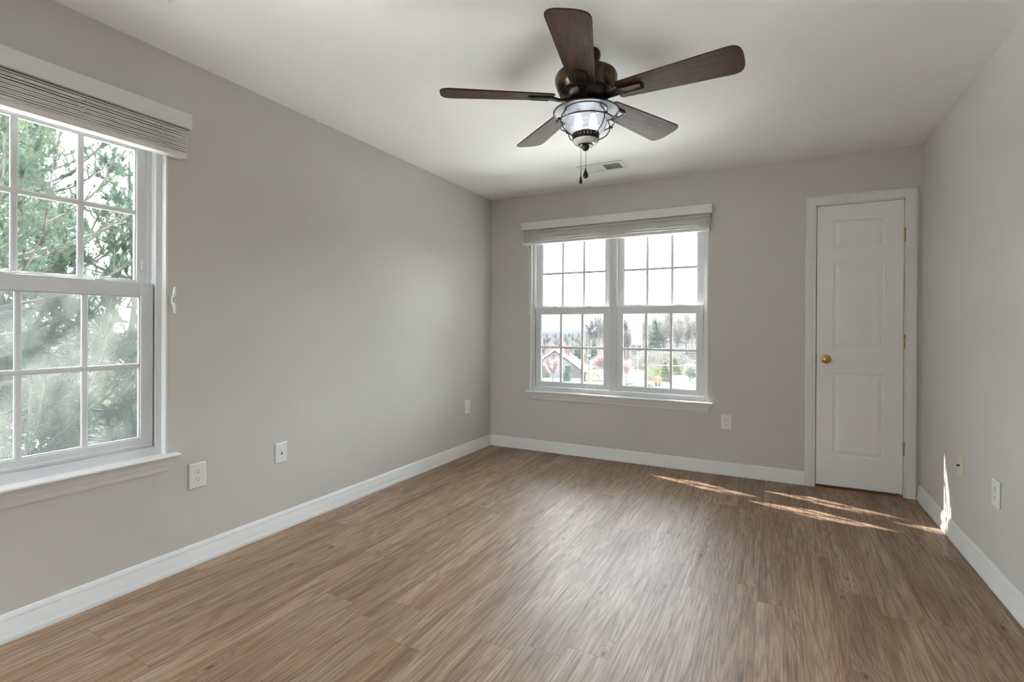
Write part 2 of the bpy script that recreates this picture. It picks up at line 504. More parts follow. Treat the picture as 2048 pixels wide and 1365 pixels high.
# baseboards (with shoe moulding)
BP = [(0, 0), (.021, 0), (.021, .012), (.0185, .021), (.0135, .030), (.0135, .074), (.0115, .077), (.0115, .081), (.0105, .087), (.007, .093), (.006, .097), (.003, .102), (0, .102)]
def base(name, p0, p1, nrm, m0, m1, label):
    """p0,p1 on the wall at z=0; nrm into the room; m0/m1 mitre signs (-1 inner corner, 0 square)."""
    p0, p1, nrm = Vector(p0), Vector(p1), Vector(nrm); d = (p1 - p0).normalized()
    m = MB().sweep(BP, [lambda a, b: p0 + nrm * a + d * (a * m0) + Vector((0, 0, b)), lambda a, b: p1 + nrm * a - d * (a * m1) + Vector((0, 0, b))])
    struct(m.build(name, TRIM, smooth=True), label, 'baseboard')
base('baseboard_left', (XL, YR, 0), (XL, YB, 0), (1, 0, 0), 0, 1, 'long white baseboard along the left wall')
base('baseboard_back', (XL, YB, 0), (.206, YB, 0), (0, -1, 0), 1, 0, 'white baseboard under the back window')
base('baseboard_right', (XR, YR, 0), (XR, YB, 0), (-1, 0, 0), 0, 0, 'white baseboard along the right wall with a sun patch')

# ------------------------------------------------------------------ windows
UH, GH, SH = .395, .311, .3605
Z_LGB, Z_LGT, Z_MR, Z_UGT = .655, 1.300, 1.362, 1.975
def frame_ring(m, u0, u1, z0, z1, g0, g1, h0, h1, w0, w1):
    m.box((u0, w0, z0), (g0, w1, z1)); m.box((g1, w0, z0), (u1, w1, z1))
    m.box((g0, w0, z0), (g1, w1, h0)); m.box((g0, w0, h1), (g1, w1, z1))
def rod(m, u0, z0, u1, z1, w, a, b):
    """contoured muntin bar, width a, depth b, chamfered."""
    hor = abs(z1 - z0) < 1e-6
    pr = [(-a / 2, -b * .3), (-a * .28, -b / 2), (a * .28, -b / 2), (a / 2, -b * .3), (a / 2, b * .3), (a * .28, b / 2), (-a * .28, b / 2), (-a / 2, b * .3)]
    if hor:
        pr = [(p_, q_ * 1.25) for p_, q_ in pr]
        m.sweep(pr, [lambda p, q: (u0, w + q, z0 + p), lambda p, q: (u1, w + q, z0 + p)])
    else: m.sweep(pr, [lambda p, q: (u0 + p, w + q, z0), lambda p, q: (u0 + p, w + q, z1)])
def make_window(name, fn, u0, u1, centers, label, scr, locks_in):
    fr = MB(fn)
    uc = (u0 + u1) / 2
    zt, zb = WZ1, .563
    # perimeter frame, mullion, stepped tracks
    fr.box((u0, .033, zb), (u0 + .033, T + .01, zt)); fr.box((u1 - .033, .033, zb), (u1, T + .01, zt))
    fr.box((u0 + .033, .033, zb), (u1 - .033, .125, .608)); fr.box((u0 + .033, .033, 2.02), (u1 - .033, T + .01, zt))
    fr.box((u0 + .033, .125, zb), (u1 - .033, T + .02, .595))
    fr.box((uc - .034, .033, .608), (uc + .034, T + .01, 2.02))
    for k in (-.0215, -.0075, .0075, .0215):
        fr.box((uc + k - .0045, .0305, .610), (uc + k + .0045, .034, 2.018))
    for c in centers:
        for sg in (-1, 1):
            e = c + sg * (SH + .002)
            a_, b_ = sorted((e - sg * .012, e + sg * .012))
            fr.box((a_, .069, 1.364), (b_, .073, 2.02)); fr.box((a_, .112, .608), (b_, .125, 2.02)); fr.box((a_, .0655, .608), (b_, .072, 1.364))
    w = fr.build(name, VINYL, bevel=.0012)
    struct(w, label, 'window')
    # outside sill, sloping away from the house
    sl = MB(fn).sweep([(.10, .585), (T + .085, .555), (T + .085, .530), (.10, .54)], [lambda p, q: (u0 - .03, p, q), lambda p, q: (u1 + .03, p, q)])
    sl.build('outer_sill', VINYL, w)
    # drywall/wood jamb returns
    jm = MB(fn)
    jm.box((u0 - .001, -.001, .57), (u0 + .0075, .034, 2.052)); jm.box((u1 - .0075, -.001, .57), (u1 + .001, .034, 2.052)); jm.box((u0, -.001, 2.05), (u1, .034, 2.061))
    jm.build('jamb_return', TRIM, w, bevel=.001)
    st = MB(fn)
    a, b = u0 - .034, u1 + .042
    pr = [(-.038, .5555), (-.0415, .560), (-.0415, .564), (-.038, .5695), (.0, .570), (.0, .5555)]
    st.sweep(pr, [lambda p, q: (a, p, q), lambda p, q: (b, p, q)])
    st.box((u0 + .001, -.001, .5555), (u1 - .001, .034, .570))
    st.build('window_stool', TRIM, w, bevel=.002)
    ap = MB(fn)
    pr = [(0, .488), (-.004, .488), (-.0055, .492), (-.009, .497), (-.010, .503), (-.011, .512), (-.016, .520), (-.021, .531), (-.022, .540), (-.026, .546), (-.028, .5555), (0, .5555)]
    ap.sweep(pr, [lambda p, q: (u0 + .006 - (q - .488) * .30, p, q), lambda p, q: (u1 + .006 + (q - .488) * .30, p, q)])
    ap.build('apron', TRIM, w, smooth=True)
    for c in centers:
        lo = MB(fn)
        ring = lambda m, z0, z1, h0, h1, w0, w1: frame_ring(m, c - SH, c + SH, z0, z1, c - GH, c + GH, h0, h1, w0, w1)
        ring(lo, .610, Z_MR, Z_LGB, Z_LGT, .038, .064)
        # inner glazing bead: steps back toward the glass
        frame_ring(lo, c - GH - .003, c + GH + .003, Z_LGB - .003, Z_LGT + .003, c - GH + .006, c + GH - .006, Z_LGB + .006, Z_LGT - .006, .0445, .055)
        lo.box((c - SH + .01, .034, .618), (c + SH - .01, .039, .6275))        # lift rail lip
        s1 = lo.build('lower_sash', VINYL, w, bevel=.0012)
        MB(fn).box((c - GH + .004, .0495, Z_LGB + .004), (c + GH - .004, .0515, Z_LGT - .004)).build('glass_pane', PANE, s1)
        mu = MB(fn)
        for k in (-1, 1): rod(mu, c + k * .105, Z_LGB + .005, c + k * .105, Z_LGT - .005, .0505, .022, .011)
        rod(mu, c - GH + .005, .985, c + GH - .005, .985, .0505, .022, .011)
        mu.build('muntin_grid', VINYL, s1)
        up = MB(fn)
        ring(up, 1.318, 2.018, 1.372, Z_UGT, .074, .104)
        frame_ring(up, c - GH - .003, c + GH + .003, 1.369, Z_UGT + .003, c - GH + .006, c + GH - .006, 1.378, Z_UGT - .006, .082, .096)
        s2 = up.build('upper_sash', VINYL, w, bevel=.0012)
        MB(fn).box((c - GH + .004, .088, 1.376), (c + GH - .004, .090, Z_UGT - .004)).build('glass_pane', PANE, s2)
        mu = MB(fn)
        for k in (-1, 1): rod(mu, c + k * .105, 1.377, c + k * .105, Z_UGT - .005, .089, .022, .011)
        rod(mu, c - GH + .005, 1.685, c + GH - .005, 1.685, .089, .022, .011)
        mu.build('muntin_grid', VINYL, s2)
        for k in (-.165, .165):                    # sash locks on the meeting rail
            lk = MB(fn)
            lk.box((c + k - .028, .043, Z_MR), (c + k + .028, .062, Z_MR + .006))
            lk.box((c + k - .010, .046, Z_MR + .006), (c + k + .006, .060, Z_MR + .014))
            lk.add([(c + k - .004, .046, Z_MR + .010), (c + k + .004, .058, Z_MR + .010), (c + k + .034, .040, Z_MR + .016), (c + k + .030, .036, Z_MR + .016),
                    (c + k - .004, .046, Z_MR + .014), (c + k + .004, .058, Z_MR + .014), (c + k + .034, .040, Z_MR + .019), (c + k + .030, .036, Z_MR + .019)],
                   [(0, 3, 2, 1), (4, 5, 6, 7), (0, 1, 5, 4), (1, 2, 6, 5), (2, 3, 7, 6), (3, 0, 4, 7)])
            lk.build('sash_lock', VINYL, s1, bevel=.0015)
        for k in (-1, 1):                          # vent stops on the upper stiles
            vs = MB(fn)
            e = c + k * .333
            vs.box((e - .006, .0705, 1.425), (e + .006, .0745, 1.470))
            vs.box((e - .003, .0675, 1.432), (e + .003, .0715, 1.440))
            vs.box((e - .003, .0675, 1.455), (e + .003, .0715, 1.463))
            vs.build('vent_stop', PLATE, s2)
        sc = MB(fn).box((c - SH, .128, .597), (c + SH, .129, 1.345))
        sc.build('insect_screen', scr, w)
        sf = MB(fn); frame_ring(sf, c - SH - .004, c + SH + .004, .594, 1.352, c - SH + .014, c + SH - .014, .612, 1.334, .124, .134)
        sf.build('screen_frame', VINYL, w)
    return w
make_window('window_1', fl, LW0, LW1, [.535 - UH, .535 + UH], 'large near white double-hung window on the left wall, with a pine outside', SCREEN, 1)
make_window('window_2', fb, BW0, BW1, [-1.272 - UH, -1.272 + UH], 'white twin double-hung window in the back wall overlooking houses', SCREEN2, 1)

def make_blind(name, fn, loc, u0, u1, ladders, cord_u, loops, label, sg=1):
    r_ = root(name, loc, label, 'window blind')
    v = MB(fn)
    v.box((u0 - .010, -.066, 2.094), (u1 + .018, -.056, 2.1655))
    v.box((u0 - .010, -.056, 2.094), (u0 - .002, 0, 2.1655)); v.box((u1 + .010, -.056, 2.094), (u1 + .018, 0, 2.1655))
    v.box((u0 - .002, -.056, 2.158), (u1 + .010, 0, 2.1655))
    v.build('valance', SLAT, r_, bevel=.0025)
    MB(fn).box((u0 + .003, -.050, 2.105), (u1 - .003, -.004, 2.145)).build('headrail', SLAT, r_, bevel=.001)
    sl = MB(fn)
    n = 15
    rnd = random.Random(3)
    for i in range(n):
        z = 1.979 + i * (2.101 - 1.979) / (n - 1) + rnd.uniform(-.0022, .0022)
        j = rnd.uniform(-.0012, .0012); tl = rnd.uniform(-.0012, .0012)
        pr = [(-.052 + j, z + tl), (-.039, z + .0022), (-.027, z + .0028), (-.015, z + .0022), (-.003 + j, z), (-.003 + j, z + .0040), (-.015, z + .0062), (-.027, z + .0068), (-.039, z + .0062), (-.052 + j, z + .0050 + tl)]
        e = rnd.uniform(-.0015, .0015)
        sl.sweep(pr, [lambda a, b: (u0 + e, a, b), lambda a, b: (u1 + e, a, b)])
    sl.build('slat_stack', SLAT, r_)
    MB(fn).box((u0, -.053, 1.956), (u1, -.003, 1.977)).build('bottom_rail', SLAT, r_, bevel=.002)
    for k, u in enumerate(ladders):
        ld = MB(fn)
        rr = random.Random(int(u * 1000) & 0xffff)
        for side in (-1, 1):
            pts = []
            for i in range(26):
                z = 1.957 + i * (2.098 - 1.957) / 25
                pts.append((u + side * (.012 + rr.uniform(-.006, .006)), -.0545 - rr.uniform(0, .0045), z))
            ld.tube(pts, .0010, 5)
        for i in range(9):
            z = 1.985 + i * .0125
            a = rr.uniform(.006, .014)
            ld.tube([(u - a, -.055, z), (u - a * .3, -.0595, z - .004), (u + a * .6, -.058, z + .003), (u + a, -.055, z - .002)], .0009, 5)
        ld.build('ladder_cord', CORD, r_)
    for u in loops:
        lp = MB(fn)
        lp.tube([(u - .03, -.056, 1.985), (u - .012, -.060, 1.977), (u + .006, -.061, 1.975), (u + .014, -.060, 1.969), (u + .006, -.059, 1.964), (u - .016, -.057, 1.963)], .0016, 6)
        lp.build('cord_loop', CORD, r_)
    if cord_u is not None:
        c = MB(fn); c.tube([(cord_u, -.058, 2.10), (cord_u, -.050, 1.95), (cord_u, -.012, 1.87), (cord_u, -.010, 1.60), (cord_u + .001, -.010, 1.32)], .0022, 6)
        co = c.build('lift_cord', CORD, r_)
        t = MB(fn); t.tube([(cord_u + .001, -.010, 1.322), (cord_u + .001, -.010, 1.312), (cord_u + .001, -.010, 1.300)], [.002, .0045, .0035], 8)
        t.build('cord_tassel', PLATE, co, smooth=True)
    return r_
make_blind('window_blind', fl, (XL, .535, 1.955), -.315, 1.388, [-.2, .1, .4, .70, .985, 1.275], None, [1.0, .1],
           'raised white blind with valance over the near left window')
make_blind('window_blind', fb, (-1.295, YB, 1.955), -2.133, -.463, [-2.03, -1.79, -1.50, -1.215, -.90, -.575], -2.078, [-1.50, -1.225],
           'raised white blind with valance over the back wall twin window')
# cord cleat on the wall beside the left window
cr_ = root('cord_cleat', (XL, 1.356, 1.288), 'small white cord cleat screwed to the wall beside the near left window', 'cord cleat')
m = MB()
m.box((XL, 1.348, 1.268), (XL + .008, 1.364, 1.308))
for sg in (-1, 1):
    m.tube([(XL + .006, 1.356, 1.288 + sg * .012), (XL + .013, 1.356, 1.288 + sg * .026), (XL + .015, 1.356, 1.288 + sg * .045), (XL + .017, 1.356, 1.288 + sg * .062)], [.007, .0068, .006, .004], 10)
m.build('cleat_body', PLATE, cr_, smooth=True)
for sg in (-1, 1):
    MB().lathe([(.0028, 0), (.0028, .001)], (XL + .0085, 1.356, 1.288 + sg * .006), 10, 'x').build('screw', DARK, cr_)

# ------------------------------------------------------------------ door
CP = [(0, 0), (.011, 0), (.0125, .004), (.0125, .006), (.0105, .009), (.0105, .013), (.012, .017), (.0145, .024), (.0165, .040), (.0175, .050), (.0175, .060), (.015, .065), (0, .065)]
door = root('door_1', (.537, YB, 0), 'white three-panel closet door with casing and brass hardware', 'door', kind='structure')
ci0, ci1, ciz = .272, .803, 2.083
m = MB()
m.sweep(CP, [lambda a, b: (ci0 - b, YB - a, 0), lambda a, b: (ci0 - b, YB - a, ciz + b), lambda a, b: (ci1 + b, YB - a, ciz + b), lambda a, b: (ci1 + b, YB - a, 0)])
m.build('door_casing', TRIM, door, smooth=True)
m = MB()
m.box((DX0, YB - .001, 0), (DX0 + .014, YB + T, DZ)); m.box((DX1 - .012, YB - .001, 0), (DX1, YB + T, DZ)); m.box((DX0 + .014, YB - .001, 2.0765), (DX1 - .012, YB + T, DZ))
m.box((DX0 + .014, YB + .040, 0), (DX0 + .026, YB + .075, 2.0765)); m.box((DX1 - .024, YB + .040, 0), (DX1 - .012, YB + .075, 2.0765)); m.box((DX0 + .026, YB + .040, 2.064), (DX1 - .024, YB + .075, 2.0765))
m.build('door_jamb', TRIM, door)
# slab with moulded panels: grid face with recessed mouldings
dx0, dx1, dz0, dz1 = .2795, .7965, .021, 2.0725
yf = YB + .002
panels = [(.383, .693, 1.752, 1.960), (.383, .693, 1.028, 1.650), (.383, .693, .241, .849)]
m = MB()
xs = [dx0, .383, .693, dx1]
zs = [dz0, .241, .849, 1.028, 1.650, 1.752, 1.960, dz1]
for i in range(3):
    for j in range(7):
        if i == 1 and j in (1, 3, 5): continue
        m.add([(xs[i], yf, zs[j]), (xs[i + 1], yf, zs[j]), (xs[i + 1], yf, zs[j + 1]), (xs[i], yf, zs[j + 1])], [(0, 1, 2, 3)])
for (a, b, c, d) in panels:
    rings = [(0, 0), (.003, .004), (.009, .0075), (.017, .0085), (.022, .0065), (.042, .0015), (.046, .0015)]
    vs = []
    for (ins, dep) in rings:
        vs += [(a + ins, yf + dep, c + ins), (b - ins, yf + dep, c + ins), (b - ins, yf + dep, d - ins), (a + ins, yf + dep, d - ins)]
    fs = []
    for k in range(len(rings) - 1):
        for q in range(4): fs.append((k * 4 + q, k * 4 + (q + 1) % 4, k * 4 + 4 + (q + 1) % 4, k * 4 + 4 + q))
    k = (len(rings) - 1) * 4; fs.append((k, k + 1, k + 2, k + 3))
    m.add(vs, fs)
yb = YB + .036
m.add([(dx0, yf, dz0), (dx1, yf, dz0), (dx1, yf, dz1), (dx0, yf, dz1), (dx0, yb, dz0), (dx1, yb, dz0), (dx1, yb, dz1), (dx0, yb, dz1)],
      [(4, 7, 6, 5), (0, 4, 5, 1), (1, 5, 6, 2), (2, 6, 7, 3), (3, 7, 4, 0)])
slab = m.build('door_slab', DOORM, door)
bmx = bmesh.new(); bmx.from_mesh(slab.data); bmesh.ops.remove_doubles(bmx, verts=bmx.verts, dist=.0002); bmesh.ops.recalc_face_normals(bmx, faces=bmx.faces); bmx.to_mesh(slab.data); bmx.free()
kn = MB()
kn.lathe([(.0, 0), (.032, 0), (.032, -.003), (.029, -.006), (.024, -.007), (.0235, -.009), (.013, -.011), (.0105, -.018), (.011, -.026), (.018, -.031), (.0235, -.036), (.0255, -.043), (.0245, -.049), (.020, -.053), (.0165, -.0535), (.0155, -.052), (.0145, -.0515), (.008, -.0535), (.0, -.054)], (.340, yf, .947), 36, 'y', cap=False)
kn.build('door_knob', BRASS, door, smooth=True)
hb = MB().lathe([(.0, -.0505), (.0045, -.0505), (.0045, -.049), (0, -.049)], (.340, yf - .003, .947), 16, 'y', cap=False)
MB().box((DX0 + .0135, YB - .0012, .918), (DX0 + .0165, YB + .03, .975)).build('strike_plate', simple('dark_brass', (.10, .07, .03), .35, 1), door)
for z in (1.828, 1.085, .343):
    h = MB()
    for k in range(5):
        h.lathe([(.0, -.0088), (.0052, -.0088), (.0058, -.008), (.0058, .008), (.0052, .0088), (0, .0088)], (.8015, YB - .0065, z + (k - 2) * .0182), 14, cap=False)
    h.lathe([(0, -.004), (.004, -.003), (.004, 0)], (.8015, YB - .0065, z - .0465), 12, cap=False)
    h.lathe([(.004, 0), (.004, .003), (0, .004)], (.8015, YB - .0065, z + .0465), 12, cap=False)
    h.box((.7955, YB - .0035, z - .045), (.8075, YB - .0005, z + .045))
    h.build('hinge', BRASS, door, smooth=True)
# orange-brown underlay edge showing below the door
m = MB(); rr = random.Random(5); n = 46; vs = []; fs = []
for i in range(n + 1):
    x = .2775 + i * (.7985 - .2775) / n
    vs += [(x, YB - .006 - rr.uniform(.008, .026), .0002), (x, YB - .006, .003 + rr.uniform(0, .001)), (x, YB - .001, .0015)]
for i in range(n):
    for k in (0, 1): fs.append((i * 3 + k, i * 3 + 3 + k, i * 3 + 4 + k, i * 3 + 1 + k))
m.add(vs, fs)
o = m.build('trim_1', simple('orange_tack', (.38, .11, .015), .8, var=.5, scale=60))
struct(o, 'ragged orange-brown strip on the floor under the closet door', 'threshold')

# ------------------------------------------------------------------ wall plates
def plate(name, P, t, nrm, w_, h_, label, kind, mat=PLATE, tilt=0, proud=0):
    """P centre on wall, t horizontal direction along the wall, nrm into room."""
    P, t, nrm = Vector(P), Vector(t), Vector(nrm); z = Vector((0, 0, 1))
    fn = lambda a, b, c: P + t * a + nrm * c + z * b
    r_ = root(name, P, label, 'wall plate' if kind != 'outlet' else 'power outlet')
    m = MB(fn)
    pr = [(1.0, 0), (1.0, .002), (.975, .004), (.90, .0058)]
    vs, fs = [], []
    for s_, d in pr:
        a = w_ / 2 - (1 - s_) * .035; b = h_ / 2 - (1 - s_) * .035
        vs += [(-a, -b, d + proud), (a, -b, d + proud), (a, b, d + proud), (-a, b, d + proud)]
    for k in range(3):
        for q in range(4): fs.append((k * 4 + q, k * 4 + (q + 1) % 4, k * 4 + 4 + (q + 1) % 4, k * 4 + 4 + q))
    fs += [(0, 3, 2, 1), (12, 13, 14, 15)]
    m.add(vs, fs)
    if proud: m.box((-w_ / 2 + .004, -h_ / 2 + .006, 0), (w_ / 2 - .004, h_ / 2 - .006, proud + .001))
    m.build('cover_plate', mat, r_)
    d = .0058 + proud
    def disc(a, b, r, d0, d1, n=14, sx=1, flat=None):
        vs = []
        for dd in (d0, d1):
            for i in range(n):
                th = 2 * math.pi * i / n; y_ = r * math.sin(th)
                if flat: y_ = max(-flat, min(flat, y_))
                vs.append((a + r * math.cos(th) * sx, b + y_, dd))
        return vs, [tuple(range(n)), tuple(range(2 * n - 1, n - 1, -1))] + [(i, (i + 1) % n, n + (i + 1) % n, n + i) for i in range(n)]
    if kind == 'outlet':
        for s_ in (1, -1):
            q = MB(fn); q.add(*disc(0, s_ * .0195, .0168, d - .001, d + .0014, 24, 1, .0135)); rc = q.build('receptacle', PLATE, r_)
            q = MB(fn)
            q.box((-.0078, s_ * .0195 + .0005, d + .001), (-.0056, s_ * .0195 + .0085, d + .0018)); q.box((.0056, s_ * .0195 + .0012, d + .001), (.0076, s_ * .0195 + .0078, d + .0018))
            q.add(*disc(0, s_ * .0195 - .0066, .0026, d + .001, d + .0018, 10))
            q.build('socket_slots', DARK, rc)
        q = MB(fn); q.add(*disc(0, 0, .0028, d - .001, d + .0008)); q.build('screw', PLATE, r_)
    else:
        if kind == 'jack':
            q = MB(fn); q.box((-.008, -.016, d - .001), (.008, .014, d + .001)); ins = q.build('jack_insert', PLATE, r_)
            q = MB(fn); q.box((-.0055, -.010, d + .0008), (.0055, -.0015, d + .0016)); q.box((-.0025, -.0015, d + .0008), (.0025, .003, d + .0016)); q.build('jack_opening', DARK, ins)
        if kind == 'coax':
            q = MB(fn); q.add(*disc(0, 0, .0062, d - .001, d + .003, 6)); q.add(*disc(0, 0, .0046, d + .003, d + .013)); q.build('coax_connector', DARK if mat is IVORY else STEEL, r_)
        for s_ in (1, -1):
            q = MB(fn); q.add(*disc(0, s_ * .041, .0026, d - .001, d + .0008)); q.build('screw', mat if mat is PLATE else BRASS, r_)
    return r_
plate('outlet', (XL, 1.473, .434), (0, -1, 0), (1, 0, 0), .079, .122, 'white duplex outlet on the left wall just right of the near window', 'outlet')
plate('cable_plate', (XL, 1.946, .442), (0, -1, 0), (1, 0, 0), .072, .114, 'blank white jack plate with one dark hole on the left wall', 'jack')
plate('outlet', (XL, 3.925, .436), (0, -1, 0), (1, 0, 0), .079, .124, 'white duplex outlet on the left wall near the far corner', 'outlet')
plate('outlet', (-.333, YB, .421), (1, 0, 0), (0, -1, 0), .081, .121, 'white duplex outlet on the back wall between window and door', 'outlet')
plate('outlet', (XR, 3.005, .432), (0, 1, 0), (-1, 0, 0), .080, .121, 'white duplex outlet on the right wall nearest the viewer', 'outlet', proud=.004)
plate('coax_plate', (XR, 3.500, .440), (0, 1, 0), (-1, 0, 0), .070, .114, 'ivory cable plate with black connector on the right wall by the sun patch', 'coax', IVORY, proud=.001)

# ------------------------------------------------------------------ ceiling vent and smoke detector
vr = root('ceiling_vent', (-1.21, 3.852, H), 'white louvred air register in the ceiling above the back window', 'air vent')
vx0, vx1, vy0, vy1 = -1.392, -1.030, 3.750, 3.955
m = MB()
z0 = H - .006
ix0, ix1, iy0, iy1 = vx0 + .030, vx1 - .030, vy0 + .036, vy1 - .030
m.box((vx0, vy0, z0), (ix0, vy1, H)); m.box((ix1, vy0, z0), (vx1, vy1, H)); m.box((ix0, vy0, z0), (ix1, iy0, H)); m.box((ix0, iy1, z0), (ix1, vy1, H))
xm = (ix0 + ix1) / 2 + .015
m.box((xm - .004, iy0, z0), (xm + .004, iy1, H))
m.build('vent_frame', TRIM, vr, bevel=.0015)
MB().box((ix0, iy0, H - .0008), (ix1, iy1, H - .0002)).build('duct_shade_sheet', DARK, vr)  # near-black sheet on the flat ceiling stands in for the duct's shade
lv = MB()
n = 12
def slat(x, hx, t, za, zb_):
    vs = []
    for y in (iy0, iy1): vs += [(x + hx, y, za), (x + hx + t, y, za), (x - hx + t, y, zb_), (x - hx, y, zb_)]
    lv.add(vs, [(0, 1, 2, 3), (7, 6, 5, 4), (0, 4, 5, 1), (1, 5, 6, 2), (2, 6, 7, 3), (3, 7, 4, 0)])
for i in range(n):        # right bank leans away and shows the dark sheet, left bank shows its white faces
    slat(xm + .012 + i * (ix1 - xm - .020) / (n - 1), .0035, .0012, z0 - .0003, H - .001)
for i in range(n):
    slat(ix0 + .008 + i * (xm - .012 - ix0) / (n - 1), -.0068, .0010, z0 + .0003, H - .0015)
lv.build('louvers', TRIM, vr)
for x in (vx0 + .014, vx1 - .014):
    MB().lathe([(.003, 0), (.003, -.0012), (0, -.0018)], (x, (iy0 + iy1) / 2, z0), 10).build('screw', PLATE, vr)
sd = MB().lathe([(.055, 0), (.055, -.012), (.051, -.026), (.040, -.031), (.018, -.033), (0, -.033)], (-2.103, 1.060, H), 36)
tag(sd.build('smoke_detector', PLATE, smooth=True), 'round white smoke detector on the ceiling near the left wall', 'smoke detector')

# ------------------------------------------------------------------ ceiling fan
fx, fy = -.778, 2.2232
fan = root('ceiling_fan', (fx, fy, H), 'dark bronze five-blade ceiling fan with caged glass light', 'ceiling fan')
C = lambda z=0: (fx, fy, z)
MB().lathe([(.062, H), (.066, H - .006), (.066, H - .022), (.058, H - .040), (.040, H - .052), (.030, H - .056), (.030, H - .092)], C(), 40).build('canopy', BRONZE, fan, smooth=True)
MB().lathe([(.030, 2.352), (.085, 2.350), (.122, 2.344), (.139, 2.334), (.1435, 2.322), (.1425, 2.306), (.136, 2.284), (.127, 2.262), (.122, 2.256), (.0, 2.256)], C(), 56, cap=False).build('motor_housing', HOUSING, fan, smooth=True)
MB().lathe([(.121, 2.257), (.121, 2.250), (.112, 2.246), (.104, 2.236), (.098, 2.222), (.086, 2.212), (.060, 2.208), (.0, 2.208)], C(), 48, cap=False).build('flywheel', BRONZE, fan, smooth=True)
MB().lathe([(.058, 2.209), (.058, 2.203), (.064, 2.200), (.064, 2.192), (.073, 2.188), (.074, 2.184)], C(), 48).build('fitter_neck', BRONZE, fan, smooth=True)
# lamp shade
sh = MB().lathe([(.070, 2.186), (.078, 2.185), (.100, 2.180), (.128, 2.173), (.146, 2.168), (.1495, 2.1665), (.1495, 2.1635), (.146, 2.1625), (.1435, 2.1645)], C(), 64, cap=False).build('lamp_shade', BRONZE, fan, smooth=True)
MB().lathe([(.1435, 2.1650), (.125, 2.1695), (.101, 2.1745), (.099, 2.1720), (.097, 2.1750), (.060, 2.1790), (0, 2.179)], C(), 64, cap=False).build('shade_lining', SHADEIN, sh, smooth=True)
ring_pts = lambda r, z, n=48: [(fx + r * math.cos(2 * math.pi * i / n), fy + r * math.sin(2 * math.pi * i / n), z) for i in range(n)]
MB().tube(ring_pts(.1495, 2.1650), .0026, 8, True).build('shade_rim', BRONZE, sh, smooth=True)
MB().tube(ring_pts(.0995, 2.1725), .0018, 6, True).build('shade_inner_ring', BRONZE, sh, smooth=True)
# globe, bulbs
gl = MB().lathe([(.070, 2.176), (.074, 2.168), (.084, 2.158), (.094, 2.142), (.0985, 2.126), (.097, 2.110), (.090, 2.092), (.078, 2.074), (.066, 2.064), (.060, 2.060)], C(), 56, cap=False).build('glass_globe', GLOBE, fan, smooth=True)
MB().lathe([(.058, 2.058), (.0585, 2.046), (.058, 2.036), (.056, 2.028), (.050, 2.0205), (.042, 2.0165), (.034, 2.0145), (.0, 2.0145)], C(), 48, cap=False).build('glass_cup', FROST, fan, smooth=True)
for k, dx in enumerate((-.034, .034)):
    bx, by = fx + dx * math.cos(yaw), fy + dx * math.sin(yaw)
    bl = MB().lathe([(.006, 2.158), (.009, 2.150), (.016, 2.135), (.0195, 2.118), (.0185, 2.103), (.012, 2.090), (.004, 2.083), (0, 2.082)], (bx, by, 0), 20, cap=False).build('light_bulb', BULB, fan, smooth=True)
    MB().lathe([(.0, 2.178), (.012, 2.178), (.012, 2.158), (.006, 2.157)], (bx, by, 0), 16, cap=False).build('bulb_socket', STEEL, fan, smooth=True)
lp = bpy.data.lights.new('fan_lamp', 'POINT'); lp.energy = .12; lp.color = (1, .97, .93); lp.shadow_soft_size = .045
lpo = bpy.data.objects.new('fan_lamp', lp); COL.objects.link(lpo); lpo.parent = fan; lpo.location = (0, 0, 2.105 - H)
# cage
CR, CZ = .1315, 2.117
cg = MB().tube(ring_pts(CR, CZ, 56), .0030, 8, True).build('cage_ring', BRONZE, fan, smooth=True)
a0 = math.atan2(-fy, -fx)      # toward the camera
for ang in (-61, 40, 119, 220):
    th = a0 + R(ang)
    P = lambda r, z: (fx + r * math.cos(th), fy + r * math.sin(th), z)
    MB().tube([P(.100, 2.176), P(.103, 2.170), P(.100, 2.164), P(.113, 2.150), P(.124, 2.134), P(CR - .003, CZ), P(.126, 2.098), P(.112, 2.076), P(.088, 2.058), P(.070, 2.050), P(.060, 2.047)], .0026, 8).build('cage_wire', BRONZE, fan, smooth=True)
    t_ = Vector((math.cos(th), math.sin(th), 0)); c_ = Vector(P(CR, CZ))
    MB().tube([c_ - t_ * .007, c_ - t_ * .004, c_ + t_ * .004, c_ + t_ * .011, c_ + t_ * .013], [.004, .0068, .0068, .0050, .002], 10).build('cage_knob', BRONZE, fan, smooth=True)
# slotted band: real slots
bd = MB(); nb = 24; rb = .0605
for i in range(nb):
    t0 = 2 * math.pi * i / nb; t1 = 2 * math.pi * (i + .70) / nb; t2 = 2 * math.pi * (i + 1) / nb
    def seg(ta, tb, za, zb_, n=3):
        vs, fs = [], []
        for r_ in (rb - .0015, rb + .0010):
            for zz in (za, zb_):
                for j in range(n + 1):
                    tt = ta + (tb - ta) * j / n; vs.append((fx + r_ * math.cos(tt), fy + r_ * math.sin(tt), zz))
        q = n + 1
        for j in range(n):
            fs += [(j, j + 1, q + j + 1, q + j), (2 * q + j, 3 * q + j, 3 * q + j + 1, 2 * q + j + 1), (j, 2 * q + j, 2 * q + j + 1, j + 1), (q + j, q + j + 1, 3 * q + j + 1, 3 * q + j)]
        fs += [(0, q, 3 * q, 2 * q), (n, 2 * q + n, 3 * q + n, q + n)]
        bd.add(vs, fs)
    seg(t0, t1, 2.046, 2.058); seg(t0, t2, 2.036, 2.046); seg(t0, t2, 2.058, 2.066)
bd.build('slotted_band', BRONZE, fan, smooth=True)
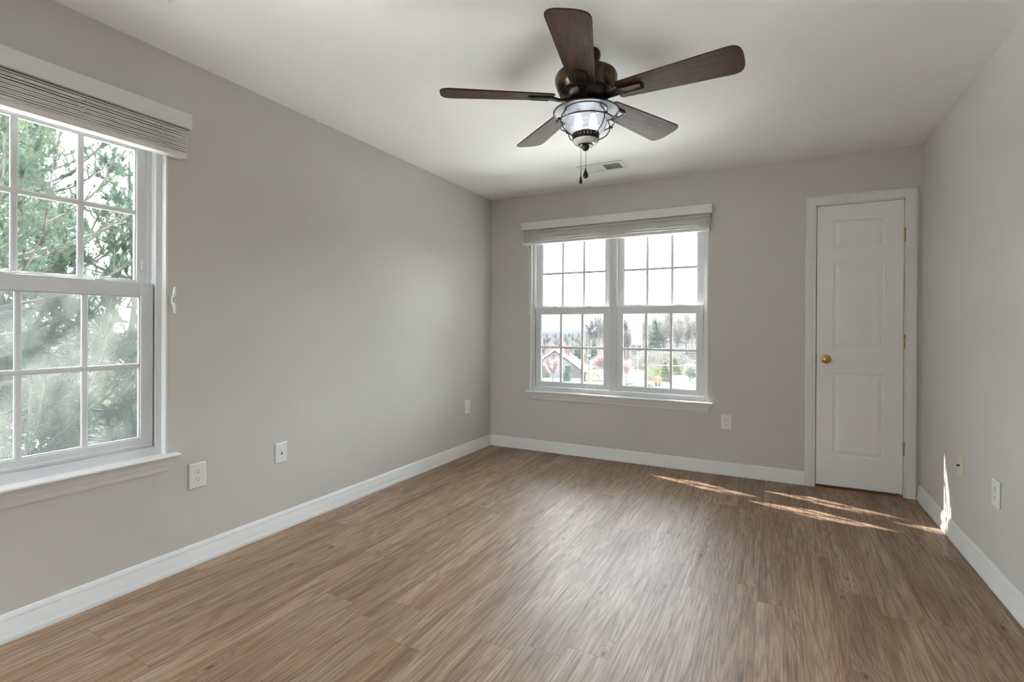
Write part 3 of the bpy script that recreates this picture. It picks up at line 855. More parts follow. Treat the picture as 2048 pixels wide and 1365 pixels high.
MB().lathe([(0, 2.0145), (.034, 2.0145), (.035, 2.012), (.033, 2.009), (.024, 2.008), (.018, 2.007), (.0165, 2.003), (.0155, 1.998), (.012, 1.992), (.008, 1.989), (.0, 1.988)], C(), 32, cap=False).build('finial', BRONZE, fan, smooth=True)
# pull chains
cx_ = Vector((math.cos(yaw), math.sin(yaw)))
def chain(du, ztop, zend, label, fat):
    x_, y_ = fx + cx_.x * du, fy + cx_.y * du
    c = MB(); c.tube([(x_, y_, ztop), (x_, y_, zend)], .0008, 6)
    k = int((ztop - zend) / .0042)
    for i in range(k):
        z = ztop - .002 - i * .0042
        c.lathe([(0, .0013), (.0013, .0005), (.0013, -.0005), (0, -.0013)], (x_, y_, z), 6, cap=False)
    o = c.build('pull_chain', BRONZE, fan)
    if fat: pr = [(.001, .010), (.0025, .004), (.003, 0), (.004, -.003), (.0085, -.014), (.0115, -.024), (.0115, -.031), (.008, -.038), (.003, -.040), (0, -.040)]
    else: pr = [(.001, .014), (.002, .008), (.0015, 0), (.003, -.006), (.0055, -.018), (.0072, -.028), (.0068, -.036), (.004, -.041), (0, -.042)]
    MB().lathe(pr, (x_, y_, zend), 18, cap=False).build('chain_fob', BRONZE, o, smooth=True)
chain(-.022, 2.010, 1.876, '', False)
chain(.0005, 1.990, 1.900, '', True)
# blades
TH0, PIT, BZ = R(-76.48), R(-11.75), 2.232
def blade_mesh():
    """local: u along the blade, v across, w up; origin on the fan axis at blade height."""
    prof = []
    n = 18
    def half(u):            # half width
        s_ = (u - .145) / (.64 - .145)
        return .0555 + (.0855 - .0555) * min(1, max(0, s_)) ** .9
    outl = []
    us = [.150, .155, .165] + list(np.linspace(.19, .615, 14))
    for u in us:
        h_ = half(u)
        if u == .150: h_ -= .010
        if u == .155: h_ -= .003
        outl.append((u, h_))
    tip = []
    hw = half(.625)
    for i in range(15):     # tip: shallow arc with rounded corners, superellipse
        a = math.pi / 2 * (1 - i / 7)
        ca, sa = math.cos(a), math.sin(a)
        tip.append((.622 + .050 * (abs(ca) ** .85), hw * math.copysign(abs(sa) ** .62, sa)))
    up_ = [(u, h_) for u, h_ in outl]; lo_ = [(u, -h_) for u, h_ in reversed(outl)]
    return up_ + tip + lo_
OUT = blade_mesh()
def bl_obj():
    m = MB()
    n = len(OUT); vs = [(u, v, .003) for u, v in OUT] + [(u, v, -.003) for u, v in OUT]
    fs = [tuple(range(n)), tuple(range(2 * n - 1, n - 1, -1))] + [(i, n + i, n + (i + 1) % n, (i + 1) % n) for i in range(n)]
    return m.add(vs, fs).build('blade', BLADE, bevel=.0015)
def iron_obj():
    m = MB()
    # arm from the flywheel
    def bar(us, hv, zt, zb_):
        vs = []
        for u, h_, a, b in zip(us, hv, zt, zb_):
            vs += [(u, -h_, b), (u, h_, b), (u, h_, a), (u, -h_, a)]
        fs = [(0, 1, 2, 3)]
        for i in range(len(us) - 1):
            for q in range(4): fs.append((i * 4 + q, i * 4 + (q + 1) % 4, i * 4 + 4 + (q + 1) % 4, i * 4 + 4 + q))
        k = (len(us) - 1) * 4; fs.append((k + 3, k + 2, k + 1, k))
        m.add(vs, fs)
    bar([.070, .100, .125, .150, .165], [.020, .016, .015, .021, .026], [-.006, -.008, -.008, -.004, -.0032], [-.020, -.020, -.019, -.013, -.011])
    bar([.160, .166, .262, .268], [.025, .0275, .0245, .021], [-.0031] * 4, [-.009, -.011, -.011, -.009])
    # raised rectangular rib frame
    for (a, b) in (((.172, -.0205), (.257, -.0185)), ((.172, .0205), (.257, .0185)), ((.257, -.0185), (.257, .0185)), ((.172, -.0205), (.172, .0205))):
        m.tube([(a[0], a[1], -.0115), (b[0], b[1], -.0115)], .0030, 6)
    return m.build('blade_iron', BRONZE, smooth=False, bevel=.0012)
b0, i0 = bl_obj(), iron_obj()
for k in range(5):
    for j, src in enumerate((b0, i0)):
        o = src if k == 0 else src.copy()
        if k: COL.objects.link(o)
        o.parent = fan
        th = TH0 + k * R(72)
        o.matrix_local = Matrix.Translation((0, 0, BZ - H)) @ Matrix.Rotation(th, 4, 'Z') @ Matrix.Rotation(PIT, 4, 'X')
# ================================================================== outdoors
GZ = -9.0
def pt(x, y, d):
    """world point on the ray through photo pixel (x, y) at forward distance d (used only to take positions off the photo)."""
    v = F + R2 * ((x - 1021.69) / FPX) + U2 * ((658.74 - y) / FPX)
    return Vector((0, 0, 1.1652)) + v * d
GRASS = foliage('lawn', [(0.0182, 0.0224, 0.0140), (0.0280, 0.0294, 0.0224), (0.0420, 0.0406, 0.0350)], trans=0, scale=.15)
HILLM = foliage('wooded_hill', [(0.0111, 0.0130, 0.0163), (0.0143, 0.0163, 0.0175), (0.0195, 0.0202, 0.0195)], trans=0, scale=.03)
ASPH = simple('pale_road', (.034, .034, .0335), .9, var=.05, scale=1)
BARK = simple('grey_bark', (0.0240, 0.0216, 0.0204), .9, var=.3, scale=3)
BARKD = simple('pine_bark', (.032, .029, .028), .9, var=.3, scale=9)
NEED = foliage('pine_needles', [(0.0220, 0.0336, 0.0271), (0.0355, 0.0504, 0.0362), (0.0613, 0.0698, 0.0401)], trans=.3, scale=.9)
NEEDF = foliage('far_needles', [(0.0245, 0.0367, 0.0315), (0.0420, 0.0560, 0.0455), (0.0665, 0.0805, 0.0595)], trans=.1, scale=.5)
TWIG = foliage('twigs', [(0.0512, 0.0464, 0.0432), (0.0704, 0.0640, 0.0592), (0.0928, 0.0864, 0.0784)], trans=.1, scale=.4)
PINK = foliage('redbud_blossom', [(0.1155, 0.0714, 0.0714), (0.1575, 0.1050, 0.1008), (0.1995, 0.1470, 0.1407)], trans=.2, scale=.6)
YEL = foliage('forsythia_bloom', [(0.0683, 0.0577, 0.0231), (0.0892, 0.0788, 0.0368), (0.0998, 0.0924, 0.0577)], trans=.2, scale=.6)
LIME = foliage('spring_green', [(0.0476, 0.0560, 0.0280), (0.0700, 0.0770, 0.0434), (0.0952, 0.0994, 0.0658)], trans=.2, scale=.5)
PALE = foliage('pale_blossom', [(0.0840, 0.0882, 0.0700), (0.1120, 0.1162, 0.0952), (0.1330, 0.1344, 0.1162)], trans=.2, scale=.5)
SIDING = simple('siding', (0.0576, 0.0512, 0.0480), .8, var=.1, scale=2)
BRICKM = simple('chimney_brick', (0.0650, 0.0273, 0.0208), .85, var=.25, scale=6)
ROOFM = simple('roof_shingle', (0.0260, 0.0273, 0.0299), .9, var=.2, scale=5)
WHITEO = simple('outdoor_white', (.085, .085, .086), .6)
GREYW = simple('house_glass', (.01, .012, .014), .15)
ORNG = simple('orange_paint', (.075, .032, .006), .5)
YELS = simple('signal_yellow', (.06, .053, .034), .5)
BLUE = simple('blue_canopy', (.014, .026, .048), .6)

PAVE = simple('pale_concrete', (.50, .49, .47), .9, var=.06, scale=.6)  # kept far brighter than the other ground to bounce daylight indoors
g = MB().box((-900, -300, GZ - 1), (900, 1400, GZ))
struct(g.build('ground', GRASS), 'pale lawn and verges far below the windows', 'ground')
# road bands crossing the view of the back window
def band(name, d0, d1, x0, x1, mat, label, z=GZ + .03):
    a, b, c, d = [pt(x, 0, dd) for x, dd in ((x0, d0), (x1, d0), (x1, d1), (x0, d1))]
    m = MB().add([(q.x, q.y, z) for q in (a, b, c, d)] + [(q.x, q.y, z + .05) for q in (a, b, c, d)], [(0, 3, 2, 1), (4, 5, 6, 7), (0, 1, 5, 4), (1, 2, 6, 5), (2, 3, 7, 6), (3, 0, 4, 7)])
    struct(m.build(name, mat), label, 'road')
band('road', 76, 92.5, 300, 2600, ASPH, 'pale road crossing below the back window')
band('driveway', 98, 121, 1040, 1230, ASPH, 'pale driveway beside the gabled house')
LITTER = foliage('leaf_litter', [(0.0130, 0.0117, 0.0117), (0.0182, 0.0163, 0.0156), (0.0260, 0.0234, 0.0215)], trans=0, scale=.2)
band('woodland_floor', 127, 400, 300, 2600, LITTER, 'brown leaf-covered ground of the wood beyond the road')
band('woodland_floor', 400, 1050, 300, 2600, HILLM, 'grey-blue wooded plain between the two hills')
struct(MB().box((-70, -80, GZ), (-11.6, 22, GZ + .06)).build('parking_lot', PAVE), 'pale paved lot seen low through the left window', 'pavement')
pv = MB().box((-11.5, -14, GZ), (XL - T - .3, YB + 24, GZ + .07)); pv.box((XL - T - .3, YB + T + .3, GZ), (12, YB + 24, GZ + .07))  # unseen apron added as a bright reflector below both windows
struct(pv.build('pavement', PAVE), 'unseen pale apron added around the house to bounce sunlight indoors', 'pavement')
# distant wooded hills
def hill(name, d0, pts, mat, label, depth=220):
    vs, fs = [], []
    pts2 = []
    for i in range(len(pts) - 1):
        (x0, y0), (x1, y1) = pts[i], pts[i + 1]
        for k in range(12): pts2.append((x0 + (x1 - x0) * k / 12, y0 + (y1 - y0) * k / 12))
    pts2.append(pts[-1])
    rr = random.Random(11)
    for x, y in pts2:
        y += rr.uniform(-.7, .7)
        t_ = pt(x, y, d0); f_ = pt(x, y, d0 - depth * .5); b_ = pt(x, y, d0 + depth)
        m_ = pt(x, y, d0 - depth * .2)
        vs += [(f_.x, f_.y, GZ - .5), (m_.x, m_.y, GZ + (t_.z - GZ) * .72), (t_.x, t_.y, t_.z), (b_.x, b_.y, GZ - .5)]
    for i in range(len(pts2) - 1):
        for k in range(3): fs.append((i * 4 + k, i * 4 + 4 + k, i * 4 + 5 + k, i * 4 + 1 + k))
    struct(MB().add(vs, fs).build(name, mat, smooth=True), label, 'hill')
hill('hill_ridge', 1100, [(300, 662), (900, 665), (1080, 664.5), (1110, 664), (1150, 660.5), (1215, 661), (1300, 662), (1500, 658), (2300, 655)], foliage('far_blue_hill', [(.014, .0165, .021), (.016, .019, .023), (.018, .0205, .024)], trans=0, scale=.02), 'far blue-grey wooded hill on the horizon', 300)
hill('hill_slope', 420, [(300, 674), (900, 678), (1080, 674), (1100, 672), (1130, 669), (1170, 667), (1215, 670), (1300, 668), (1500, 664), (2300, 664)], HILLM, 'nearer grey-green wooded slope below the horizon', 120)

# ---------------------------------------------------------------- trees
def branch_tree(seed, height, spread, levels=5, up=.35, trunk_h=.3, nb=(2, 3)):
    """bare tree: list of (p0, p1, r0, r1)."""
    rr = random.Random(seed); segs = []
    def grow(p, d, L, r, lv):
        n = 3
        for i in range(n):
            d2 = (d + Vector((rr.gauss(0, .12), rr.gauss(0, .12), rr.gauss(0, .05) + (.05 if lv else 0)))).normalized()
            q = p + d2 * (L / n); r2 = r * (.90 if lv < levels else .7)
            segs.append((p, q, r, r2)); p, d, r = q, d2, r2
            if lv and lv < levels and i < n - 1 and rr.random() < .8:
                kick(p, d, L * .55, r * .5, lv + 1)
        if lv < levels:
            for k in range(rr.randint(*nb)): kick(p, d, L * rr.uniform(.62, .82), r * .66, lv + 1)
    def kick(p, d, L, r, lv):
        a = rr.uniform(0, 2 * math.pi); s_ = rr.uniform(.45, .95) * spread
        side = Vector((math.cos(a), math.sin(a), 0)) * s_
        grow(p, (d + side + Vector((0, 0, up))).normalized(), L, r, lv)
    grow(Vector((0, 0, 0)), Vector((0, 0, 1)), height * trunk_h, height * .018, 0)
    return segs
def segs_to_mesh(segs, k=4, rmin=0.0):
    P0 = np.array([s_[0][:] for s_ in segs]); P1 = np.array([s_[1][:] for s_ in segs])
    r0 = np.maximum([s_[2] for s_ in segs], rmin)[:, None]; r1 = np.maximum([s_[3] for s_ in segs], rmin)[:, None]
    D = P1 - P0; D /= np.linalg.norm(D, axis=1)[:, None] + 1e-9
    up_ = np.where(np.abs(D[:, 2:3]) > .9, np.array([[1., 0, 0]]), np.array([[0, 0, 1.]]))
    A = np.cross(D, up_); A /= np.linalg.norm(A, axis=1)[:, None]; B = np.cross(A, D)
    rings = []
    for P_, r_ in ((P0, r0), (P1, r1)):
        for i in range(k):
            t_ = 2 * math.pi * i / k; rings.append(P_ + A * (r_ * math.cos(t_)) + B * (r_ * math.sin(t_)))
    V = np.stack(rings, 1)
    n = len(segs); idx = np.arange(n)[:, None] * 2 * k
    Fs = np.stack([np.concatenate([idx + i, idx + (i + 1) % k, idx + k + (i + 1) % k, idx + k + i], 1) for i in range(k)], 1).reshape(-1, 4)
    return V.reshape(-1, 3), Fs
def leaf_cloud(rng, centers, spread, count, size, flat=1.0):
    """random small triangles around centres."""
    c = centers[rng.integers(0, len(centers), count)] + rng.normal(0, spread, (count, 3)) * np.array([1, 1, flat])
    a = rng.normal(0, size, (count, 3)); b = rng.normal(0, size, (count, 3))
    V = np.stack([c, c + a, c + b], 1).reshape(-1, 3)
    return V, np.arange(count * 3).reshape(-1, 3)
def make_bare(name, seed, h, spread, loc, label, cat, group=None, twigs=0, mat=BARK, leafmat=TWIG, up=.35, th=.3, levels=5, size=.12, rmin=.012, spr=.35):
    r_ = root(name, loc, label, cat, group)
    segs = branch_tree(seed, h, spread, levels, up, th)
    V, Fs = segs_to_mesh(segs, 4, rmin)
    npmesh('branches', V, Fs, [mat], r_)
    if twigs:
        rng = np.random.default_rng(seed)
        ends = np.array([s_[1][:] for s_ in segs if s_[3] < h * .006])
        V, Fs = leaf_cloud(rng, ends, spr, twigs, size)
        npmesh('twigs' if leafmat is TWIG else 'blossom', V, Fs, [leafmat], r_)
    return r_
def copy_tree(src, loc, rz, sc, label=None, group=None):
    c = src.copy(); COL.objects.link(c); c.location = loc; c.rotation_euler = (0, 0, rz); c.scale = (sc, sc, sc)
    if label: c['label'] = label
    for ch in list(src.children):
        d = ch.copy(); COL.objects.link(d); d.parent = c
    return c
def conifer(name, seed, h, rad, loc, label, cat, mat, group=None, n=5000, size=.25, base=.05):
    r_ = root(name, loc, label, cat, group)
    rng = np.random.default_rng(seed)
    t_ = rng.random(n) ** .8
    z = h * (base + (1 - base) * t_); rr_ = rad * (1 - t_) ** .8 * (.55 + .45 * rng.random(n)) * (1 + .25 * np.sin(t_ * 40))
    a = rng.random(n) * 2 * np.pi
    c = np.stack([rr_ * np.cos(a), rr_ * np.sin(a), z - rr_ * .12], 1)
    V, Fs = leaf_cloud(rng, c, size * .6, n, size, .6)
    npmesh('foliage', V, Fs, [mat], r_)
    MB().tube([(0, 0, 0), (0, 0, h * .95)], [h * .02, .01], 8)
    m = MB(); m.tube([(0, 0, 0), (0, 0, h * .5), (0, 0, h * .93)], [h * .018, h * .012, .01], 8)
    m.v = [tuple(Vector(q) + wl(r_)) for q in m.v]
    m.build('trunk', BARKD, r_)
    return r_
def gpt(x, d): q = pt(x, 0, d); return Vector((q.x, q.y, GZ))
def hfor(ytop, d): return pt(1200, ytop, d).z - GZ

# bare woodland behind the road (seen in the right sash) and the lone trees in the left sash
protoA = make_bare('bare_tree', 3, hfor(642, 170), .85, gpt(1176, 175), 'tall bare branching tree standing above the far hill line', 'tree', levels=6, rmin=.05, up=.12, th=.34)
make_bare('bare_tree', 9, hfor(652, 150), .5, gpt(1199, 150), 'slim bare tree right of the tall one in the left half of the view', 'tree', twigs=3000, size=.1, rmin=.04, up=.5, th=.4)
wood = 'bare trees in the wood behind the road'
wl_label = 'bare grey-brown tree in the wood beyond the road'
p1 = make_bare('bare_tree', 21, 13.5, .42, gpt(1240, 185), wl_label, 'tree', wood, twigs=4200, size=.13, rmin=.03, up=.6, th=.34, spr=.8)
p2 = make_bare('bare_tree', 22, 13.5, .50, gpt(1283, 178), wl_label, 'tree', wood, twigs=4200, size=.13, rmin=.03, up=.55, th=.30, spr=.8)
p3 = make_bare('bare_tree', 23, 13.5, .45, gpt(1330, 190), wl_label, 'tree', wood, twigs=4200, size=.13, rmin=.03, up=.6, th=.36, spr=.8)
rw = random.Random(4)
for row, d in enumerate((160, 176, 193, 211, 230, 250)):
    step = 4.3 / d * FPX
    x = 1222 + (row % 2) * step * .5
    while x < 1420:
        xx = x + rw.uniform(-.12, .12) * step
        top = 653 - 19 * min(1, max(0, (xx - 1235) / 130)) + rw.uniform(-3, 7)
        sc = (pt(xx, top, d).z - GZ) / 15.0
        copy_tree(rw.choice((p1, p2, p3)), gpt(xx, d + rw.uniform(-3, 3)), rw.uniform(0, 6.28), sc)
        x += step
lw = 'bare trees on the slope behind the gabled house'
lfirst = None
for row, d in enumerate((160, 195, 235, 280, 330)):
    step = 4.6 / d * FPX
    x = 1058 + (row % 2) * step * .5
    while x < 1222:
        xx = x + rw.uniform(-.15, .15) * step
        c = copy_tree(rw.choice((p1, p2, p3)), gpt(xx, d + rw.uniform(-4, 4)), rw.uniform(0, 6.28),
                      (pt(xx, 682 - 4.2 * row + rw.uniform(-3, 3) - max(0, (xx - 1160)) * .15, d).z - GZ) / 15.0,
                      'low bare tree on the slope left of the window mullion, behind the gabled house')
        c['group'] = lw
        x += step
pine = 'dark evergreens in the wood'
conifer('pine_tree', 31, hfor(643, 158), 2.6, gpt(1314, 158), 'tall blue-green pine in the middle of the far wood', 'tree', NEEDF, n=14000, size=.16, base=.25)
conifer('pine_tree', 32, hfor(648, 165), 2.2, gpt(1253, 165), 'dark ragged evergreen at the left end of the far wood', 'tree', NEEDF, n=5000, size=.15, base=.30)
conifer('pine_tree', 33, hfor(694, 130), 2.2, gpt(1190, 140), 'green pine behind the house, left of the street lamp', 'tree', NEEDF, n=9000, size=.15, base=.1)
conifer('pine_tree', 34, hfor(692, 128), 2.4, gpt(1158, 128), 'broad dark evergreen rising behind the brick chimney', 'tree', NEEDF, n=11000, size=.14, base=.05)
conifer('cypress_tree', 35, hfor(724, 96), 1.35, gpt(1334, 96), 'yellow-green pointed conifer by the road, right of the orange box', 'tree', LIME, n=12000, size=.08)
conifer('cypress_tree', 36, hfor(717, 112), 1.9, gpt(1353, 112), 'pale yellow-green conifer standing behind the pointed one', 'tree', LIME, n=12000, size=.10)
conifer('cypress_tree', 37, hfor(741, 93), .85, gpt(1136.5, 94), 'small dark conifer in the yard in front of the house', 'tree', NEEDF, n=2500, size=.12)
conifer('cypress_tree', 38, hfor(750, 92), .45, gpt(1171, 93), 'tiny green conifer at the foot of the street lamp', 'tree', NEEDF, n=1800, size=.08)
make_bare('redbud_tree', 41, hfor(692, 88), .75, gpt(1109, 90), 'pink flowering tree in front of the gabled house', 'tree', twigs=4200, leafmat=PINK, up=.2, th=.22, levels=5, size=.05, rmin=.02, spr=.42)
make_bare('redbud_tree', 42, hfor(708, 92), .8, gpt(1257, 94), 'pink flowering tree at the left edge of the right window half', 'tree', twigs=5000, leafmat=PINK, up=.15, th=.22, levels=5, size=.055, rmin=.02, spr=.5)
make_bare('blossom_tree', 43, hfor(716, 96), .8, gpt(1384, 97), 'pale whitish-green blossoming tree at the right window edge', 'tree', twigs=7000, leafmat=PALE, up=.2, th=.2, levels=5, size=.11, rmin=.02, spr=.4)
make_bare('redbud_tree', 44, hfor(698, 108), .8, gpt(1209, 110), 'pinkish bare tree beside the mullion behind the white post', 'tree', twigs=5000, leafmat=PINK, up=.2, th=.22, levels=5, size=.10, rmin=.02, spr=.35)
def bush(name, seed, r_, h, loc, mat, label, n=6000, size=.055):
    o = root(name, loc, label, 'shrub')
    rng = np.random.default_rng(seed)
    d = rng.normal(0, 1, (n, 3)); d /= np.linalg.norm(d, axis=1)[:, None]; d[:, 2] = np.abs(d[:, 2])
    c = d * np.array([r_, r_, h]) * (.7 + .3 * rng.random((n, 1)))
    V, Fs = leaf_cloud(rng, c, size * .5, n, size)
    npmesh('foliage', V, Fs, [mat], o)
    return o
bush('forsythia_bush', 51, 1.6, 2.2, gpt(1190, 97), YEL, 'yellow flowering bush behind the white post')
bush('forsythia_bush', 52, 1.0, 5.0, gpt(1171, 124), YEL, 'tall yellow bush beyond the driveway left of the lamp')
bush('bare_hedge', 53, 3.2, 3.4, gpt(1150, 104), TWIG, 'brown bare hedge against the house side', 9000, .07)
bush('bare_hedge', 54, 9.0, 4.8, gpt(1325, 128), TWIG, 'wide brown thicket behind the traffic signals', 40000, .085)
bush('green_shrub', 55, 1.3, 1.2, gpt(1264, 84), NEEDF, 'round dark green shrub at the roadside below the pink tree', 5000, .05)
bush('green_shrub', 56, 1.1, 1.0, gpt(1301, 83), NEEDF, 'round dark green shrub right of the street lamp pole', 5000, .05)
bush('green_shrub', 57, 2.0, 3.0, gpt(1310, 100), LIME, 'yellow-green shrub left of the orange box', 9000, .06)
bush('green_shrub', 58, 2.2, 3.2, gpt(1083, 104), LIME, 'yellow-green shrub at the left edge behind the pink tree', 9000, .06)

# ---------------------------------------------------------------- houses
def house(name, P, uvec, L, Wd, hw, hr, label, chimney=None, wallm=SIDING, windows=()):
    """gable front centred at P, uvec along the gable face, depth away from the viewer."""
    r_ = root(name, P, label, 'house')
    u = Vector(uvec).normalized(); v = Vector((-u.y, u.x, 0))
    fn = lambda a, b, c: Vector(P) + u * a + v * b + Vector((0, 0, c))
    m = MB(fn); a = L / 2
    m.add([(-a, 0, 0), (a, 0, 0), (a, 0, hw), (0, 0, hr), (-a, 0, hw), (-a, Wd, 0), (a, Wd, 0), (a, Wd, hw), (0, Wd, hr), (-a, Wd, hw)],
          [(0, 1, 2, 3, 4), (9, 8, 7, 6, 5), (0, 5, 6, 1), (1, 6, 7, 2), (4, 9, 5, 0)])
    m.build('wall', wallm, r_)
    m = MB(fn); e = .5; th = .25
    sl = (hr - hw) / a
    for sg in (-1, 1):
        m.add([(sg * (a + e), -e, hw - sl * e), (0, -e, hr), (0, Wd + e, hr), (sg * (a + e), Wd + e, hw - sl * e),
               (sg * (a + e), -e, hw - sl * e + th), (0, -e, hr + th), (0, Wd + e, hr + th), (sg * (a + e), Wd + e, hw - sl * e + th)],
              [(0, 1, 2, 3), (7, 6, 5, 4), (0, 4, 5, 1), (1, 5, 6, 2), (2, 6, 7, 3), (3, 7, 4, 0)])
    rf = m.build('roof', ROOFM, r_)
    m = MB(fn)
    for sg in (-1, 1):
        m.add([(sg * (a + e), -e - .06, hw - sl * e - .10), (0, -e - .06, hr - .10), (0, -e, hr - .10), (sg * (a + e), -e, hw - sl * e - .10),
               (sg * (a + e), -e - .06, hw - sl * e + th + .05), (0, -e - .06, hr + th + .05), (0, -e, hr + th + .05), (sg * (a + e), -e, hw - sl * e + th + .05)],
              [(0, 1, 2, 3), (7, 6, 5, 4), (0, 4, 5, 1), (1, 5, 6, 2), (2, 6, 7, 3), (3, 7, 4, 0)])
    m.build('bargeboard', WHITEO, rf)
    if chimney:
        ca, cb, cw, ch = chimney
        m = MB(fn).box((ca - cw / 2, cb, hw), (ca + cw / 2, cb + cw * .8, ch)); m.box((ca - cw / 2 - .08, cb - .08, ch - .25), (ca + cw / 2 + .08, cb + cw * .8 + .08, ch - .05))
        m.build('chimney', BRICKM, r_)
    for (wa, wz, ww, wh) in windows:
        f_ = MB(fn).box((wa - ww / 2 - .1, -.06, wz - .1), (wa + ww / 2 + .1, .02, wz + wh + .1)).build('window_frame', WHITEO, r_)
        MB(fn).box((wa - ww / 2, -.08, wz), (wa + ww / 2, -.03, wz + wh)).build('pane', GREYW, f_)
    return r_
ga = gpt(1114, 103)
hr = hfor(700.5, 103) ; hw = hfor(741, 103)
house('house', ga, (1.0, .28, 0), 11.6, 12, hw, hr, 'gabled house with white rake boards and brick chimney, left half of the view', (1.9, 5.0, 1.2, hr + .35), windows=((-.4, 3.6, .9, 1.3), (-.4, .9, .9, 1.3), (2.6, 1.2, 1.2, 1.3)))
gb = gpt(1064, 124)
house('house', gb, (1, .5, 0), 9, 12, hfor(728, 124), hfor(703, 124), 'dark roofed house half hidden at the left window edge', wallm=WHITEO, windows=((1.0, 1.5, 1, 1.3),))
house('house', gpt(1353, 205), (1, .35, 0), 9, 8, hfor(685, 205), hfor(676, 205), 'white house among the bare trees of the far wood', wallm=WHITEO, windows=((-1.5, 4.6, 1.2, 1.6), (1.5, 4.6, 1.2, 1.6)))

# ---------------------------------------------------------------- street furniture
def pole(name, x, ybase, ytop, d, label, cat, w=.10, arm=None, mat=WHITEO, head=None):
    P = pt(x, ytop, d); base_ = Vector((P.x, P.y, GZ))
    r_ = root(name, base_, label, cat)
    MB().tube([base_, P], [w, w * .6], 10).build('pole', mat, r_, smooth=True)
    if arm:
        a = MB(); e = P + Vector(arm); a.tube([P, P + Vector(arm) * .4 + Vector((0, 0, .05)), e], w * .5, 8); ao = a.build('arm', mat, r_, smooth=True)
        MB().box((e.x - .35, e.y - .18, e.z - .12), (e.x + .35, e.y + .18, e.z + .08)).build('lamp_head', mat, r_, bevel=.04)
    if head: 
        MB().lathe([(0, -.3), (.28, -.2), (.36, 0), (.28, .2), (0, .3)], (P.x + .25, P.y, P.z), 16, cap=False).build('lamp_globe', mat, r_, smooth=True)
    return r_
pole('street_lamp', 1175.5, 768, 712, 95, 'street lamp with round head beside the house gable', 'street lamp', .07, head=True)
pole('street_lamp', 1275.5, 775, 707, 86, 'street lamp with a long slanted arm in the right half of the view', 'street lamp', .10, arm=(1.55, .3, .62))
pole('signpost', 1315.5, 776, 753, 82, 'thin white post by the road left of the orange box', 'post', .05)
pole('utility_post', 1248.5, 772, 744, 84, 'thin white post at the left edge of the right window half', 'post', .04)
P = pt(1181.8, 722, 84)
o = MB().box((P.x - .18, P.y - .18, GZ), (P.x + .18, P.y + .18, P.z)); o.box((P.x - .24, P.y - .24, P.z - .12), (P.x + .24, P.y + .24, P.z))
tag(o.build('gate_post', WHITEO, at=(P.x, P.y, GZ)), 'thick white square post just left of the window mullion', 'post')
# traffic signal mast
Pm = pt(1400, 733.5, 90); e1 = pt(1284, 730.5, 90)
tr_ = root('traffic_signal', (Pm.x, Pm.y, GZ), 'white traffic signal mast arm reaching across the right window half', 'traffic signal')
MB().tube([(Pm.x, Pm.y, GZ), (Pm.x, Pm.y, Pm.z + .6)], [.16, .12], 10).build('mast', WHITEO, tr_, smooth=True)
MB().tube([Pm, e1], [.12, .05], 10).build('mast_arm', WHITEO, tr_, smooth=True)
for x, y in ((1340.5, 731.5), (1365.5, 731.8)):
    q = pt(x, y + 4.5, 89.9)
    hd = MB().box((q.x - .17, q.y - .14, q.z - .48), (q.x + .17, q.y + .14, q.z + .48)).build('signal_head', YELS, tr_)
    for k in (-1, 0, 1):
        MB().lathe([(0, 0), (.11, 0), (.11, -.05), (0, -.05)], (q.x, q.y - .14, q.z + k * .3), 12, 'y', cap=False).build('lens', DARK, hd)
q = gpt(1320, 86)
ob = root('utility_cabinet', q, 'orange roadside box below the yellow-green conifer', 'box')
MB().box((q.x - .55, q.y - .4, GZ + .75), (q.x + .55, q.y + .4, GZ + 1.9)).build('box_body', ORNG, ob, bevel=.05)
MB().box((q.x - .45, q.y - .3, GZ), (q.x + .45, q.y + .3, GZ + .75)).build('box_base', ROOFM, ob)
q = pt(1300, 744, 118)
cb = root('canopy_tent', (q.x, q.y, GZ), 'small blue canopy among the brown thicket', 'canopy')
m = MB(); m.add([(q.x - 1.3, q.y - 1, q.z - .4), (q.x + 1.3, q.y - 1, q.z - .4), (q.x + 1.3, q.y + 1, q.z - .4), (q.x - 1.3, q.y + 1, q.z - .4), (q.x, q.y, q.z + .5)], [(0, 1, 4), (1, 2, 4), (2, 3, 4), (3, 0, 4), (3, 2, 1, 0)])
m.build('canopy_roof', BLUE, cb)
for sx in (-1.2, 1.2):
    for sy in (-.9, .9):
        MB().tube([(q.x + sx, q.y + sy, GZ), (q.x + sx, q.y + sy, q.z - .4)], .04, 6).build('leg', WHITEO, cb)
# low white fence rail along the road
a_, b_ = gpt(1060, 87), gpt(1460, 87)
fr_ = root('guard_rail', a_, 'low white guard rail along the far side of the road', 'guard rail')
m = MB(); m.tube([a_ + Vector((0, 0, .75)), b_ + Vector((0, 0, .75))], .13, 6)
m.build('rail', WHITEO, fr_)
for i in range(24):
    q = a_.lerp(b_, i / 23)
    MB().tube([q, q + Vector((0, 0, .8))], .06, 6).build('rail_post', WHITEO, fr_)

